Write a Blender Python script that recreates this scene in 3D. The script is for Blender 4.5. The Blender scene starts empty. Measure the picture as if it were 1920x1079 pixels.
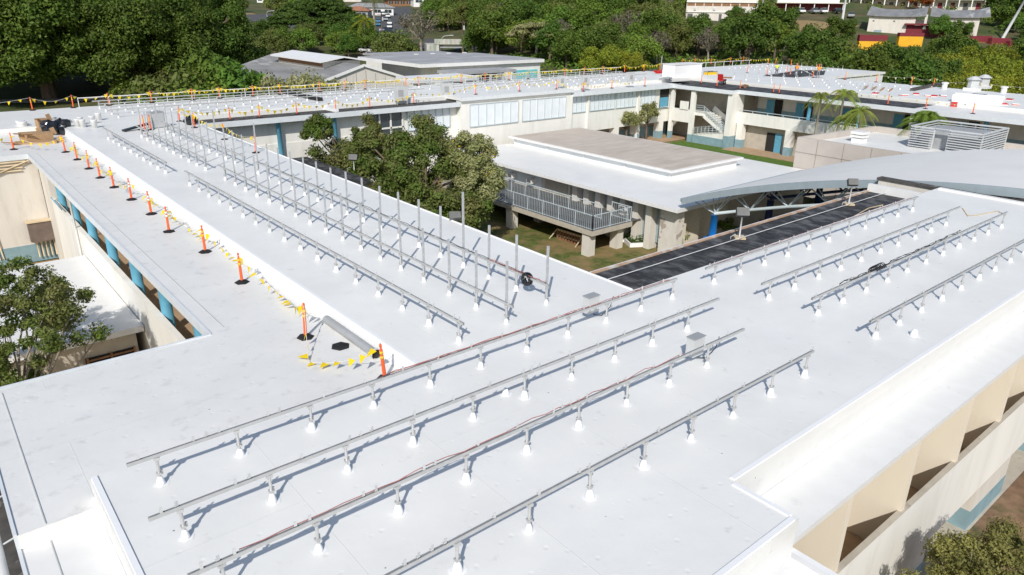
import bpy, math, random
import numpy as np
from mathutils import Vector, Matrix
rad = math.radians
rnd = random.Random(7)
# ---------------------------------------------------------------- camera
YAW, PITCH, ROLL, FOC = rad(50.046), rad(21.283), rad(0.836), 1349.17
CH = 8.5           # camera height over the upper roof deck (deck = 0)
G = -7.3           # ground beside the far wings
GC = -8.88         # ground in the lower part of the courtyard
fw = Vector((math.cos(YAW)*math.cos(PITCH), math.sin(YAW)*math.cos(PITCH), -math.sin(PITCH)))
rt = Vector((math.sin(YAW), -math.cos(YAW), 0)); up = rt.cross(fw)
rt2 = math.cos(ROLL)*rt + math.sin(ROLL)*up; up2 = -math.sin(ROLL)*rt + math.cos(ROLL)*up
cam = bpy.data.cameras.new('camera'); camo = bpy.data.objects.new('camera', cam)
bpy.context.scene.collection.objects.link(camo)
camo.matrix_world = Matrix(((rt2.x, up2.x, -fw.x, 0), (rt2.y, up2.y, -fw.y, 0), (rt2.z, up2.z, -fw.z, CH), (0, 0, 0, 1)))
cam.sensor_width = 36; cam.lens = FOC/1920*36; cam.clip_end = 5000; cam.clip_start = .1
sc = bpy.context.scene; sc.camera = camo
# ---------------------------------------------------------------- light
SAZ, SEL = rad(223), rad(38)      # where the sun stands (direction from the scene)
w = bpy.data.worlds.new("World"); sc.world = w; w.use_nodes = True
nt = w.node_tree; bg = nt.nodes['Background']; sk = nt.nodes.new('ShaderNodeTexSky')
sk.sky_type = 'NISHITA'; sk.sun_disc = False; sk.sun_elevation = SEL; sk.sun_rotation = rad(90)-SAZ
nt.links.new(sk.outputs[0], bg.inputs[0]); bg.inputs[1].default_value = .12
sl = bpy.data.lights.new('sun', 'SUN'); sl.energy = 4.0; sl.angle = rad(.5); sl.color = (1, .965, .905)
so = bpy.data.objects.new('sun', sl); sc.collection.objects.link(so)
so.rotation_euler = Vector((math.cos(SAZ)*math.cos(SEL), math.sin(SAZ)*math.cos(SEL), math.sin(SEL))).to_track_quat('Z', 'Y').to_euler()
sc.view_settings.view_transform = 'Standard'; sc.view_settings.look = 'None'
sc.view_settings.exposure = -.1; sc.view_settings.gamma = 1
sc.cycles.max_bounces = 5; sc.cycles.transparent_max_bounces = 4
# ---------------------------------------------------------------- helpers
C = sc.collection
def ray(px, py): return rt2*(px-960) - up2*(py-539.5) + fw*FOC
def at(px, py, z):
    d = ray(px, py); t = (z-CH)/d.z; return Vector((d.x*t, d.y*t, z))
def ony(px, py, y):
    d = ray(px, py); t = y/d.y; return Vector((d.x*t, y, CH+d.z*t))
def onx(px, py, x):
    d = ray(px, py); t = x/d.x; return Vector((x, d.y*t, CH+d.z*t))
cy, sy = math.cos(YAW), math.sin(YAW)
def sstep(a, b, x):
    t = max(0, min(1, (x-a)/(b-a))); return t*t*(3-2*t)
def terr(x, y):
    f = x*cy + y*sy; v = x*sy - y*cy
    if f < 78: return -9.05
    k = .058 + .068*sstep(-.14, .1, v/f)
    s = (f-116)/8; s = 8*(math.log1p(math.exp(s)) if s < 30 else s)
    r = -9.05 + 1.75*sstep(78, 96, f) + k*s
    r += .9*math.sin(x*.045+1)*math.sin(y*.05)*sstep(130, 190, f)
    return r
def hit(px, py):
    d = ray(px, py); d = d/math.hypot(d.x, d.y); t = 60
    while t < 1500:
        if CH + d.z*t <= terr(d.x*t, d.y*t): break
        t += .5
    return Vector((d.x*t, d.y*t, terr(d.x*t, d.y*t)))
def fr(f, v):   # forward / right of the camera's heading
    x = f*cy + v*sy; y = f*sy - v*cy
    return Vector((x, y, terr(x, y)))
class MB:
    def __init__(s): s.v = []; s.f = []
    def add(s, vs, fs):
        n = len(s.v); s.v += [tuple(p) for p in vs]; s.f += [tuple(i+n for i in f) for f in fs]; return s
    def box(s, x0, x1, y0, y1, z0, z1):
        return s.add([(x0,y0,z0),(x1,y0,z0),(x1,y1,z0),(x0,y1,z0),(x0,y0,z1),(x1,y0,z1),(x1,y1,z1),(x0,y1,z1)],
            [(0,3,2,1),(4,5,6,7),(0,1,5,4),(1,2,6,5),(2,3,7,6),(3,0,4,7)])
    def prism(s, poly, z0, z1):
        n = len(poly); a = [(p[0],p[1],z0) for p in poly] + [(p[0],p[1],z1) for p in poly]
        return s.add(a, [tuple(range(n-1,-1,-1)), tuple(range(n,2*n))] + [(i,(i+1)%n,n+(i+1)%n,n+i) for i in range(n)])
    def bar(s, p, q, w, h, upv=(0,0,1)):
        p = Vector(p); q = Vector(q); d = (q-p).normalized(); u = Vector(upv)
        if abs(d.dot(u)) > .98: u = Vector((0,1,0))
        a = d.cross(u).normalized()*w/2; b = a.cross(d).normalized()*h/2
        vs = [p-a-b,p+a-b,p+a+b,p-a+b,q-a-b,q+a-b,q+a+b,q-a+b]
        return s.add(vs, [(0,1,2,3),(7,6,5,4),(0,4,5,1),(1,5,6,2),(2,6,7,3),(3,7,4,0)])
    def tube(s, pts, rs, n=8, cap=True):
        pts = [Vector(p) for p in pts]
        if not hasattr(rs, '__len__'): rs = [rs]*len(pts)
        vs = []; fs = []
        for i, p in enumerate(pts):
            d = (pts[min(i+1,len(pts)-1)] - pts[max(i-1,0)]).normalized()
            u = Vector((0,0,1)) if abs(d.z) < .9 else Vector((1,0,0))
            a = d.cross(u).normalized(); b = a.cross(d).normalized()
            for k in range(n):
                t = 2*math.pi*k/n; vs.append(p + (a*math.cos(t)+b*math.sin(t))*rs[i])
        for i in range(len(pts)-1):
            for k in range(n):
                fs.append((i*n+k, i*n+(k+1)%n, (i+1)*n+(k+1)%n, (i+1)*n+k))
        if cap: fs += [tuple(range(n)), tuple(range((len(pts)-1)*n+n-1, (len(pts)-1)*n-1, -1))]
        return s.add(vs, fs)
    def lathe(s, prof, n=12, c=(0,0,0)):
        vs = []; fs = []
        for r, z in prof:
            for k in range(n):
                t = 2*math.pi*k/n; vs.append((c[0]+r*math.cos(t), c[1]+r*math.sin(t), c[2]+z))
        m = len(prof)
        for i in range(m-1):
            for k in range(n): fs.append((i*n+k, i*n+(k+1)%n, (i+1)*n+(k+1)%n, (i+1)*n+k))
        fs += [tuple(range(n-1,-1,-1)), tuple(range((m-1)*n, m*n))]
        return s.add(vs, fs)
    def blob(s, c, r, seed=0, amp=.25, n=10, m=7):
        R = random.Random(seed); vs = []; fs = []
        ph = [R.uniform(0,6) for _ in range(4)]
        for i in range(m+1):
            a = math.pi*i/m - math.pi/2
            for k in range(n):
                t = 2*math.pi*k/n
                q = 1+amp*(math.sin(3*t+ph[0]+2*a)+math.sin(5*a+ph[1]+2*t)+.6*math.sin(7*t+ph[2]))/2
                vs.append((c[0]+r[0]*q*math.cos(a)*math.cos(t), c[1]+r[1]*q*math.cos(a)*math.sin(t), c[2]+r[2]*q*math.sin(a)))
        for i in range(m):
            for k in range(n): fs.append((i*n+k, i*n+(k+1)%n, (i+1)*n+(k+1)%n, (i+1)*n+k))
        return s.add(vs, fs)
    def mesh(s, name, mt):
        me = bpy.data.meshes.new(name); me.from_pydata(s.v, [], s.f); me.materials.append(mt); me.validate(); return me
    def build(s, name, mt, parent=None, smooth=False, label=None):
        me = bpy.data.meshes.new(name)
        o = Vector(parent['_o']) if parent is not None and '_o' in parent else Vector((0,0,0))
        me.from_pydata([(p[0]-o.x, p[1]-o.y, p[2]-o.z) for p in s.v], [], s.f); me.materials.append(mt)
        if smooth: me.polygons.foreach_set('use_smooth', [True]*len(me.polygons))
        ob = bpy.data.objects.new(name, me); C.objects.link(ob)
        if parent is not None:
            ob.parent = parent; ob['_o'] = list(o)
        if label: ob['label'] = label
        return ob
def tag(o, label=None, cat=None, group=None, kind=None):
    if label: o['label'] = label
    if cat: o['category'] = cat
    if group: o['group'] = group
    if kind: o['kind'] = kind
    return o
def thing(name, label, cat, loc=(0,0,0), rz=0, group=None, world=False):
    """Empty at the base of a thing.  world=True: its parts are written in world coordinates."""
    o = bpy.data.objects.new(name, None); C.objects.link(o); o.location = loc; o.rotation_euler = (0,0,rz)
    o.empty_display_size = .3
    if world: o['_o'] = list(loc)
    return tag(o, label, cat, group)
def inst(name, me, parent, loc=(0,0,0), rz=0, sc_=None, rot=None):
    o = bpy.data.objects.new(name, me); C.objects.link(o); o.location = loc
    o.rotation_euler = rot if rot else (0,0,rz)
    if sc_: o.scale = sc_ if hasattr(sc_, '__len__') else (sc_,)*3
    if parent is not None: o.parent = parent
    return o
def copy_tree(o, parent=None):
    c = o.copy(); C.objects.link(c)
    if parent is not None: c.parent = parent
    for ch in list(o.children): copy_tree(ch, c)
    return c
ORD = ['first','second','third','fourth','fifth','sixth','seventh','eighth','ninth','tenth','eleventh','twelfth','thirteenth','fourteenth','fifteenth','sixteenth','seventeenth','eighteenth','nineteenth','twentieth']
# ---------------------------------------------------------------- materials
def mat(name, col, rough=.75, metal=0, var=.1, scale=2., bump=0, bscale=20, col2=None, c2t=(.45,.6), c2scale=1.5, spec=.3, stretch=None, transl=0, objrand=0):
    m = bpy.data.materials.new(name); m.use_nodes = True; t = m.node_tree; N = t.nodes; L = t.links
    p = N['Principled BSDF']; p.inputs['Roughness'].default_value = rough; p.inputs['Metallic'].default_value = metal
    p.inputs['Specular IOR Level'].default_value = spec
    tc = N.new('ShaderNodeTexCoord'); mp = N.new('ShaderNodeMapping'); L.new(tc.outputs['Object'], mp.inputs[0])
    if stretch: mp.inputs['Scale'].default_value = stretch
    n1 = N.new('ShaderNodeTexNoise'); n1.inputs['Scale'].default_value = scale; n1.inputs['Detail'].default_value = 6; L.new(mp.outputs[0], n1.inputs['Vector'])
    r = N.new('ShaderNodeValToRGB'); r.color_ramp.elements[0].position = .3; r.color_ramp.elements[1].position = .7
    c = col; r.color_ramp.elements[0].color = tuple(x*(1-var) for x in c)+(1,); r.color_ramp.elements[1].color = tuple(min(1,x*(1+var)) for x in c)+(1,)
    L.new(n1.outputs[0], r.inputs[0]); out = r.outputs[0]
    if col2:
        n2 = N.new('ShaderNodeTexNoise'); n2.inputs['Scale'].default_value = c2scale; n2.inputs['Detail'].default_value = 8; n2.inputs['Roughness'].default_value = .65
        L.new(mp.outputs[0], n2.inputs['Vector'])
        r2 = N.new('ShaderNodeMapRange'); r2.inputs[1].default_value = c2t[0]; r2.inputs[2].default_value = c2t[1]; L.new(n2.outputs[0], r2.inputs[0])
        mx = N.new('ShaderNodeMixRGB'); L.new(r2.outputs[0], mx.inputs[0]); L.new(out, mx.inputs[1]); mx.inputs[2].default_value = tuple(col2)+(1,); out = mx.outputs[0]
    if objrand:
        oi = N.new('ShaderNodeObjectInfo'); hs = N.new('ShaderNodeHueSaturation'); L.new(out, hs.inputs['Color'])
        mr = N.new('ShaderNodeMapRange'); mr.inputs[3].default_value = 1-objrand; mr.inputs[4].default_value = 1+objrand; L.new(oi.outputs['Random'], mr.inputs[0]); L.new(mr.outputs[0], hs.inputs['Value'])
        m2 = N.new('ShaderNodeMath'); m2.operation = 'MULTIPLY'; m2.inputs[1].default_value = 7.13; L.new(oi.outputs['Random'], m2.inputs[0])
        m3 = N.new('ShaderNodeMath'); m3.operation = 'FRACT'; L.new(m2.outputs[0], m3.inputs[0])
        mh = N.new('ShaderNodeMapRange'); mh.inputs[3].default_value = .5-objrand*.09; mh.inputs[4].default_value = .5+objrand*.05; L.new(m3.outputs[0], mh.inputs[0]); L.new(mh.outputs[0], hs.inputs['Hue'])
        out = hs.outputs[0]
    L.new(out, p.inputs['Base Color'])
    if bump:
        n3 = N.new('ShaderNodeTexNoise'); n3.inputs['Scale'].default_value = bscale; n3.inputs['Detail'].default_value = 4; L.new(mp.outputs[0], n3.inputs['Vector'])
        b = N.new('ShaderNodeBump'); b.inputs['Strength'].default_value = bump; b.inputs['Distance'].default_value = .03; L.new(n3.outputs[0], b.inputs['Height']); L.new(b.outputs[0], p.inputs['Normal'])
    if transl:
        tr = N.new('ShaderNodeBsdfTranslucent'); L.new(out, tr.inputs[0]); ms = N.new('ShaderNodeMixShader'); ms.inputs[0].default_value = transl
        L.new(p.outputs[0], ms.inputs[1]); L.new(tr.outputs[0], ms.inputs[2]); L.new(ms.outputs[0], N['Material Output'].inputs[0])
    return m
def roofmat(name, col, seam=.95, stain=(.55,.53,.5), st=(.62,.85), dimple=True, seamrot=0):
    """rolled white membrane: faint lap seams every roll width, screw-plate dimples, scattered dirt"""
    m = mat(name, col, rough=.42, var=.04, scale=.5, col2=stain, c2t=st, c2scale=2.2, spec=.35)
    t = m.node_tree; N = t.nodes; L = t.links; p = N['Principled BSDF']
    src = p.inputs['Base Color'].links[0].from_socket
    tc = N.new('ShaderNodeTexCoord'); mp = N.new('ShaderNodeMapping'); mp.inputs['Rotation'].default_value = (0,0,seamrot); L.new(tc.outputs['Object'], mp.inputs[0])
    br = N.new('ShaderNodeTexBrick'); br.inputs['Scale'].default_value = 1; br.inputs['Mortar Size'].default_value = .012; br.inputs['Brick Width'].default_value = 12; br.inputs['Row Height'].default_value = 2.9
    br.inputs['Color1'].default_value = (1,1,1,1); br.inputs['Color2'].default_value = (.985,.988,.992,1); br.inputs['Mortar'].default_value = (seam,seam,seam,1); br.inputs['Mortar Smooth'].default_value = .4
    L.new(mp.outputs[0], br.inputs[0])
    mx = N.new('ShaderNodeMixRGB'); mx.blend_type = 'MULTIPLY'; mx.inputs[0].default_value = 1; L.new(src, mx.inputs[1]); L.new(br.outputs[0], mx.inputs[2]); L.new(mx.outputs[0], p.inputs['Base Color'])
    vo = N.new('ShaderNodeTexVoronoi'); vo.inputs['Scale'].default_value = 2.6; L.new(tc.outputs['Object'], vo.inputs['Vector'])
    rg = N.new('ShaderNodeMapRange'); rg.inputs[1].default_value = .02; rg.inputs[2].default_value = .16; L.new(vo.outputs[0], rg.inputs[0])
    no = N.new('ShaderNodeTexNoise'); no.inputs['Scale'].default_value = 1.3; no.inputs['Detail'].default_value = 5; L.new(tc.outputs['Object'], no.inputs['Vector'])
    ad = N.new('ShaderNodeMath'); ad.operation = 'MULTIPLY_ADD'; ad.inputs[1].default_value = 2.2; L.new(no.outputs[0], ad.inputs[0]); L.new(rg.outputs[0], ad.inputs[2])
    ad2 = N.new('ShaderNodeMath'); ad2.operation = 'MULTIPLY_ADD'; ad2.inputs[1].default_value = 1.5; L.new(br.outputs['Fac'], ad2.inputs[0]); L.new(ad.outputs[0], ad2.inputs[2])
    # scattered grit: small dark specks, some cells only
    v2 = N.new('ShaderNodeTexVoronoi'); v2.inputs['Scale'].default_value = 1.15; L.new(tc.outputs['Object'], v2.inputs['Vector'])
    g1 = N.new('ShaderNodeMath'); g1.operation = 'LESS_THAN'; g1.inputs[1].default_value = .022; L.new(v2.outputs['Distance'], g1.inputs[0])
    g2 = N.new('ShaderNodeMixRGB'); L.new(g1.outputs[0], g2.inputs[0]); L.new(mx.outputs[0], g2.inputs[1]); g2.inputs[2].default_value = (.25,.24,.22,1)
    # broad drying marks and foot traffic scuffs
    n4 = N.new('ShaderNodeTexNoise'); n4.inputs['Scale'].default_value = .22; n4.inputs['Detail'].default_value = 9; n4.inputs['Roughness'].default_value = .7; L.new(tc.outputs['Object'], n4.inputs['Vector'])
    r4 = N.new('ShaderNodeValToRGB'); r4.color_ramp.elements[0].position = .40; r4.color_ramp.elements[0].color = (.968,.97,.972,1); r4.color_ramp.elements[1].position = .56; r4.color_ramp.elements[1].color = (1,1,1,1); L.new(n4.outputs[0], r4.inputs[0])
    g3 = N.new('ShaderNodeMixRGB'); g3.blend_type = 'MULTIPLY'; g3.inputs[0].default_value = 1; L.new(g2.outputs[0], g3.inputs[1]); L.new(r4.outputs[0], g3.inputs[2]); L.new(g3.outputs[0], p.inputs['Base Color'])
    b = N.new('ShaderNodeBump'); b.inputs['Strength'].default_value = .28; b.inputs['Distance'].default_value = .02; L.new(ad2.outputs[0], b.inputs['Height']); L.new(b.outputs[0], p.inputs['Normal'])
    return m
M = {}
M['deck'] = roofmat('deck_membrane', (.835,.825,.79), seamrot=rad(90))
M['deck_low'] = roofmat('lower_membrane', (.80,.788,.755), stain=(.58,.565,.54), st=(.56,.82))
M['coat'] = mat('white_roof_coating', (.86,.86,.86), rough=.5, var=.02, scale=1.5, bump=.1, bscale=14)
M['coatbase'] = mat('white_base_flashing', (.79,.785,.765), rough=.5, var=.03, col2=(.6,.59,.57), c2t=(.6,.9), c2scale=3)
M['black'] = mat('black_roll_roofing', (.030,.029,.029), rough=.72, var=.4, scale=3, bump=.4, bscale=9, col2=(.17,.17,.17), c2t=(.47,.70), c2scale=1.6, spec=.5, stretch=(1,.6,1))
M['gravel'] = mat('weathered_dark_roofing', (.085,.08,.075), rough=.9, var=.3, scale=3, col2=(.42,.42,.41), c2t=(.60,.74), c2scale=1.4)
M['cream'] = mat('cream_painted_wall', (.69,.65,.585), rough=.8, var=.05, scale=1, bump=.15, bscale=30, col2=(.56,.51,.43), c2t=(.5,.85), c2scale=2.2, stretch=(1,1,.22))
M['creamlight'] = mat('pale_cream_wall', (.84,.82,.76), rough=.8, var=.04, scale=.8, col2=(.70,.67,.60), c2t=(.5,.85), c2scale=1.8, stretch=(1,1,.2))
M['blue'] = mat('teal_blue_paint', (.12,.36,.50), rough=.5, var=.1, scale=3)
M['bounce_cream'] = mat('bounce_warmed_cream_wall', (.80,.72,.59), rough=.8, var=.03, scale=1, col2=(.72,.63,.50), c2t=(.55,.9), c2scale=1.5, stretch=(1,1,.25))  # cream paint, its colour warmed for light bouncing inside the gallery bays
M['dado'] = mat('pale_blue_dado', (.24,.36,.40), rough=.7, var=.1, scale=2)
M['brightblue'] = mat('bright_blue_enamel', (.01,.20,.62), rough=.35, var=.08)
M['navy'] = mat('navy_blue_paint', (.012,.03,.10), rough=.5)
M['trim'] = mat('pale_blue_trim', (.70,.73,.75), rough=.5, var=.05)
M['rail'] = mat('pale_rail_paint', (.55,.62,.64), rough=.5, var=.06)
M['galv'] = mat('galvanised_steel', (.60,.60,.59), rough=.42, metal=.55, var=.08, scale=6)
M['galv2'] = mat('galvanised_mast', (.56,.57,.58), rough=.45, metal=.5, var=.1, scale=9)
M['dgrey'] = mat('dark_grey', (.12,.12,.12), rough=.7)
M['grey'] = mat('grey_paint', (.36,.37,.38), rough=.6)
M['lgrey'] = mat('light_grey_metal', (.55,.56,.56), rough=.55, var=.06)
M['canopy'] = mat('canopy_sheet', (.82,.80,.765), rough=.6, var=.03, scale=.3, col2=(.76,.745,.715), c2t=(.5,.8), c2scale=.25)
M['facia'] = mat('canopy_fascia', (.33,.39,.42), rough=.5, var=.06)
M['orange'] = mat('orange_plastic', (.86,.13,.035), rough=.5, var=.06, scale=6)
M['yellowband'] = mat('yellow_reflective_band', (.93,.50,.02), rough=.4, var=.04)
M['whiteband'] = mat('white_reflective_band', (.8,.78,.74), rough=.4, var=.04)
M['rubber'] = mat('black_rubber', (.022,.022,.024), rough=.85, var=.2, scale=8)
M['pennant'] = mat('yellow_pennant', (.90,.66,.015), rough=.6, var=.05, transl=.35)
M['palepennant'] = mat('faded_pennant', (.82,.76,.35), rough=.6, var=.05, transl=.35)
M['rope'] = mat('white_cord', (.7,.68,.62), rough=.9)
M['redcable'] = mat('red_cable', (.42,.16,.14), rough=.6, var=.25, scale=2)
M['blackcable'] = mat('black_cable', (.02,.02,.022), rough=.5)
M['tan'] = mat('tan_hose', (.62,.50,.33), rough=.7)
M['glass'] = mat('dark_window', (.035,.05,.06), rough=.12, var=.3, scale=.8, spec=.6)
M['paleglass'] = mat('pale_blue_pane', (.78,.82,.84), rough=.45, var=.05, scale=1)
M['greyglass'] = mat('blue_grey_louvre', (.30,.38,.41), rough=.5, var=.15, scale=5, stretch=(1,1,8))
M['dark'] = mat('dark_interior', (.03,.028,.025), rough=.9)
M['corr'] = mat('corridor_floor', (.42,.29,.18), rough=.85, var=.12, scale=2)
M['brownroof'] = mat('brown_gravel_roof', (.56,.49,.42), rough=.95, var=.10, scale=2.5, col2=(.44,.37,.31), c2t=(.5,.75), c2scale=.9, stretch=(.25,1,1), bump=.3, bscale=25)
M['conc'] = mat('stained_concrete', (.50,.45,.37), rough=.9, var=.12, scale=2, col2=(.25,.2,.15), c2t=(.58,.8), c2scale=2)
M['conctan'] = mat('tan_stone_cladding', (.52,.47,.42), rough=.8, var=.05, scale=1)
M['joint'] = mat('cladding_joint', (.32,.28,.25), rough=.9)
M['cornerpaint'] = mat('peeling_cream_wall', (.69,.65,.585), rough=.85, var=.06, scale=2, col2=(.42,.36,.30), c2t=(.53,.56), c2scale=1.3)
M['wood'] = mat('weathered_timber', (.28,.15,.08), rough=.9, var=.25, scale=4)
M['curb'] = mat('rusty_edge_timber', (.50,.33,.22), rough=.9, var=.2, scale=2.5, col2=(.62,.6,.56), c2t=(.5,.65), c2scale=2)
M['card'] = mat('cardboard', (.42,.27,.15), rough=.9, var=.12, scale=4)
M['bag'] = mat('black_plastic_bag', (.015,.016,.02), rough=.25, var=.3, spec=.6)
M['boxgrey'] = mat('dull_grey_metal', (.16,.16,.155), rough=.6, var=.15)
M['white'] = mat('white_paint', (.80,.79,.77), rough=.5, var=.04)
M['red'] = mat('red_paint', (.55,.03,.03), rough=.5)
M['maroon'] = mat('maroon_paint', (.20,.03,.04), rough=.7, var=.1)
M['rust'] = mat('rust_red_metal', (.33,.09,.06), rough=.8)
M['yellow'] = mat('yellow_plastic', (.80,.50,.02), rough=.4)
M['yellowwall'] = mat('golden_yellow_wall', (.80,.42,.03), rough=.8, var=.08, scale=.5, col2=(.5,.3,.1), c2t=(.6,.9), c2scale=.7)
M['pinkred'] = mat('faded_red_panel', (.50,.11,.12), rough=.8, var=.1, scale=.6)
M['asphalt'] = mat('asphalt', (.095,.095,.10), rough=.9, var=.12, scale=.4)
M['marking'] = mat('road_marking', (.65,.65,.62), rough=.8)
M['kerb'] = mat('kerb_concrete', (.42,.40,.36), rough=.9)
M['lawn'] = mat('courtyard_grass', (.10,.125,.028), rough=.95, var=.3, scale=3, col2=(.27,.19,.085), c2t=(.42,.62), c2scale=.5, bump=.5, bscale=18)
M['lawngreen'] = mat('watered_grass', (.09,.16,.022), rough=.95, var=.25, scale=3, bump=.5, bscale=18)
M['earth'] = mat('hill_earth', (.13,.105,.05), rough=.95, var=.3, scale=.15, col2=(.055,.085,.02), c2t=(.40,.58), c2scale=.06)
M['litter'] = mat('leaf_litter', (.24,.15,.09), rough=.95, var=.3, scale=2, col2=(.10,.10,.04), c2t=(.5,.65), c2scale=1.1)
M['drygrass'] = mat('dry_grass', (.30,.21,.10), rough=.95, var=.2, scale=1.5)
M['tileroof'] = mat('brown_tile_roof', (.36,.17,.10), rough=.8, var=.12, scale=1)
M['greyroof'] = mat('grey_shingle_roof', (.32,.32,.32), rough=.85, var=.12, scale=.8)
M['oldroof'] = mat('weathered_grey_roof', (.25,.25,.25), rough=.8, var=.2, scale=.6, stretch=(1,.2,1), col2=(.62,.62,.61), c2t=(.55,.72), c2scale=.35)
M['flatgrey'] = mat('flat_grey_roof', (.36,.36,.37), rough=.85, var=.12, scale=.4, col2=(.5,.5,.5), c2t=(.5,.7), c2scale=.3)
M['whiteroof'] = mat('white_far_roof', (.76,.76,.76), rough=.6, var=.04)
M['mural'] = mat('turquoise_mural', (.14,.50,.55), rough=.7, var=.15, scale=1.5, col2=(.20,.62,.60), c2t=(.45,.6), c2scale=.8)
M['bark'] = mat('bark', (.16,.12,.085), rough=.95, var=.3, scale=5, stretch=(1,1,.3))
M['palebark'] = mat('pale_bark', (.33,.29,.23), rough=.95, var=.2, scale=4, stretch=(1,1,.3))
M['bridge'] = mat('weathered_bridge_wall', (.52,.50,.45), rough=.9, var=.15, scale=1.2, col2=(.30,.36,.30), c2t=(.5,.62), c2scale=.9, stretch=(1,1,.3))
def leafmat(n, a, b, rand=.25, tr=.3): 
    return mat(n, a, rough=.6, var=.35, scale=.9, col2=b, c2t=(.42,.62), c2scale=.35, spec=.25, transl=tr, objrand=rand)
M['lf_dark'] = leafmat('dark_leaves', (.078,.138,.020), (.135,.200,.032), .12)
M['lf_monkey'] = leafmat('umbrella_leaves', (.050,.092,.014), (.09,.14,.022), .1)
M['lf_mid'] = leafmat('mid_green_leaves', (.095,.175,.024), (.150,.235,.036), .28)
M['lf_bright'] = leafmat('bright_green_leaves', (.155,.25,.035), (.20,.29,.045), .20)
M['lf_olive'] = leafmat('olive_leaves', (.145,.195,.04), (.19,.22,.06), .22)
M['lf_needle'] = leafmat('yellow_green_needles', (.30,.31,.09), (.17,.19,.05), .2)
M['lf_yell'] = leafmat('yellow_green_leaves', (.28,.31,.03), (.19,.24,.025), .2)
M['lf_grey'] = leafmat('grey_brown_twigs', (.25,.21,.16), (.15,.15,.08), .2)
M['lf_court'] = leafmat('courtyard_leaves', (.095,.155,.024), (.19,.19,.065), .18)
M['lf_silver'] = leafmat('pale_green_leaves', (.25,.27,.10), (.36,.36,.17), .15)
M['lf_red'] = leafmat('red_blossom', (.30,.06,.02), (.12,.10,.02), .2)
M['lf_palm'] = leafmat('palm_fronds', (.24,.34,.05), (.38,.40,.10), .2)
M['flower'] = mat('yellow_flowers', (.85,.55,.02), rough=.6)
M['veg'] = leafmat('garden_leaves', (.10,.20,.03), (.22,.30,.08), .2)
M['skin'] = mat('skin', (.38,.22,.15), rough=.6)
M['hivis'] = mat('orange_shirt', (.90,.28,.03), rough=.8)
M['lime'] = mat('lime_shirt', (.62,.78,.10), rough=.8)
M['jeans'] = mat('grey_trousers', (.20,.20,.22), rough=.9)
M['hair'] = mat('dark_hair', (.02,.015,.012), rough=.8)
def carmat(c): return mat('car_paint', c, rough=.25, var=.02, spec=.6)
# ---------------------------------------------------------------- ground
def grid_mesh(name, f0, f1, nf, mt):
    vs = []; fs = []; nv = 90
    F = [-120, -60, 0, 40, 60] + [60*(1500/60)**(i/nf) for i in range(1, nf+1)]
    for f in F:
        wv = 300 + max(0, f)*1.1
        for j in range(nv+1):
            v = (j/nv*2-1)*wv; x = f*cy+v*sy; y = f*sy-v*cy; vs.append((x, y, terr(x, y)))
    for i in range(len(F)-1):
        for j in range(nv): a = i*(nv+1)+j; fs.append((a+1, a, a+nv+1, a+nv+2))
    me = bpy.data.meshes.new(name); me.from_pydata(vs, [], fs); me.materials.append(mt)
    me.polygons.foreach_set('use_smooth', [True]*len(fs))
    o = bpy.data.objects.new(name, me); C.objects.link(o); return o
tag(grid_mesh('ground', 0, 0, 120, M['earth']), kind='structure')
def sheet(name, poly, z, mt, kind='structure'):
    o = MB().add([(p[0],p[1],z) for p in poly], [tuple(range(len(poly)))]).build(name, mt); tag(o, kind=kind); return o
def cgz(x, y): return GC + 1.58*max(sstep(44, 56, y), sstep(60, 70, x))
lm = MB(); gx = np.linspace(17.0, 81, 40); gy = np.linspace(10, 62.3, 40)
lm.add([(x, y, cgz(x, y)+.02) for x in gx for y in gy], [(i*40+j, (i+1)*40+j, (i+1)*40+j+1, i*40+j+1) for i in range(39) for j in range(39)])
tag(lm.build('courtyard_lawn', M['lawn'], smooth=True), kind='structure')
lm = MB(); gx = np.linspace(58, 76.6, 24); gy = np.linspace(40, 57.6, 20)
lm.add([(x, y, cgz(x, y)+.06) for x in gx for y in gy], [(i*20+j, (i+1)*20+j, (i+1)*20+j+1, i*20+j+1) for i in range(23) for j in range(19)])
tag(lm.build('courtyard_green', M['lawngreen'], smooth=True), kind='structure')
def plate(name, poly, z0, z1, mt): tag(MB().prism(poly, z0, z1).build(name, mt), kind='structure')
plate('walkway', [(43,12),(59.5,12),(59.5,30.5),(43,30.5)], -9.1, GC+.05, M['conc'])
plate('left_yard', [(-30,20.2),(5.75,20.2),(5.75,53.4),(-30,53.4)], -9.1, G, M['drygrass'])
plate('right_yard', [(2,-30),(90,-30),(90,5.0),(2,5.0)], -9.1, G, M['litter'])
plate('gallery_walk', [(1.4,5.01),(70,5.01),(70,8.95),(1.4,8.95)], -9.1, G+.01, M['conc'])
plate('park_lawn', [(-60,74),(62,74),(50,120),(-60,120)], -9.1, G-.05, M['lawn'])
def strip(name, pts, wid, mt, dz=.06, kind='structure'):
    P = []
    for a, b in zip(pts[:-1], pts[1:]):
        n = max(2, int((b-a).length/2))
        P += [a.lerp(b, i/n) for i in range(n)]
    P.append(pts[-1]); vs = []; fs = []
    for i, p in enumerate(P):
        d = P[min(i+2,len(P)-1)]-P[max(i-2,0)]; d.z = 0; d.normalize(); s = Vector((d.y,-d.x,0))
        for k in (-1,-.33,.33,1):
            q = p+s*wid/2*k; vs.append((q.x,q.y,terr(q.x,q.y)+dz+.05))
    for i in range(len(P)-1):
        for k in range(3): a = i*4+k; fs.append((a,a+1,a+5,a+4))
    o = MB().add(vs, fs).build(name, mt); tag(o, kind=kind); return o
main_road = [hit(470,28), hit(520,40), hit(570,50), hit(640,59), hit(720,68), hit(775,80), hit(820,97), hit(850,103)]
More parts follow.
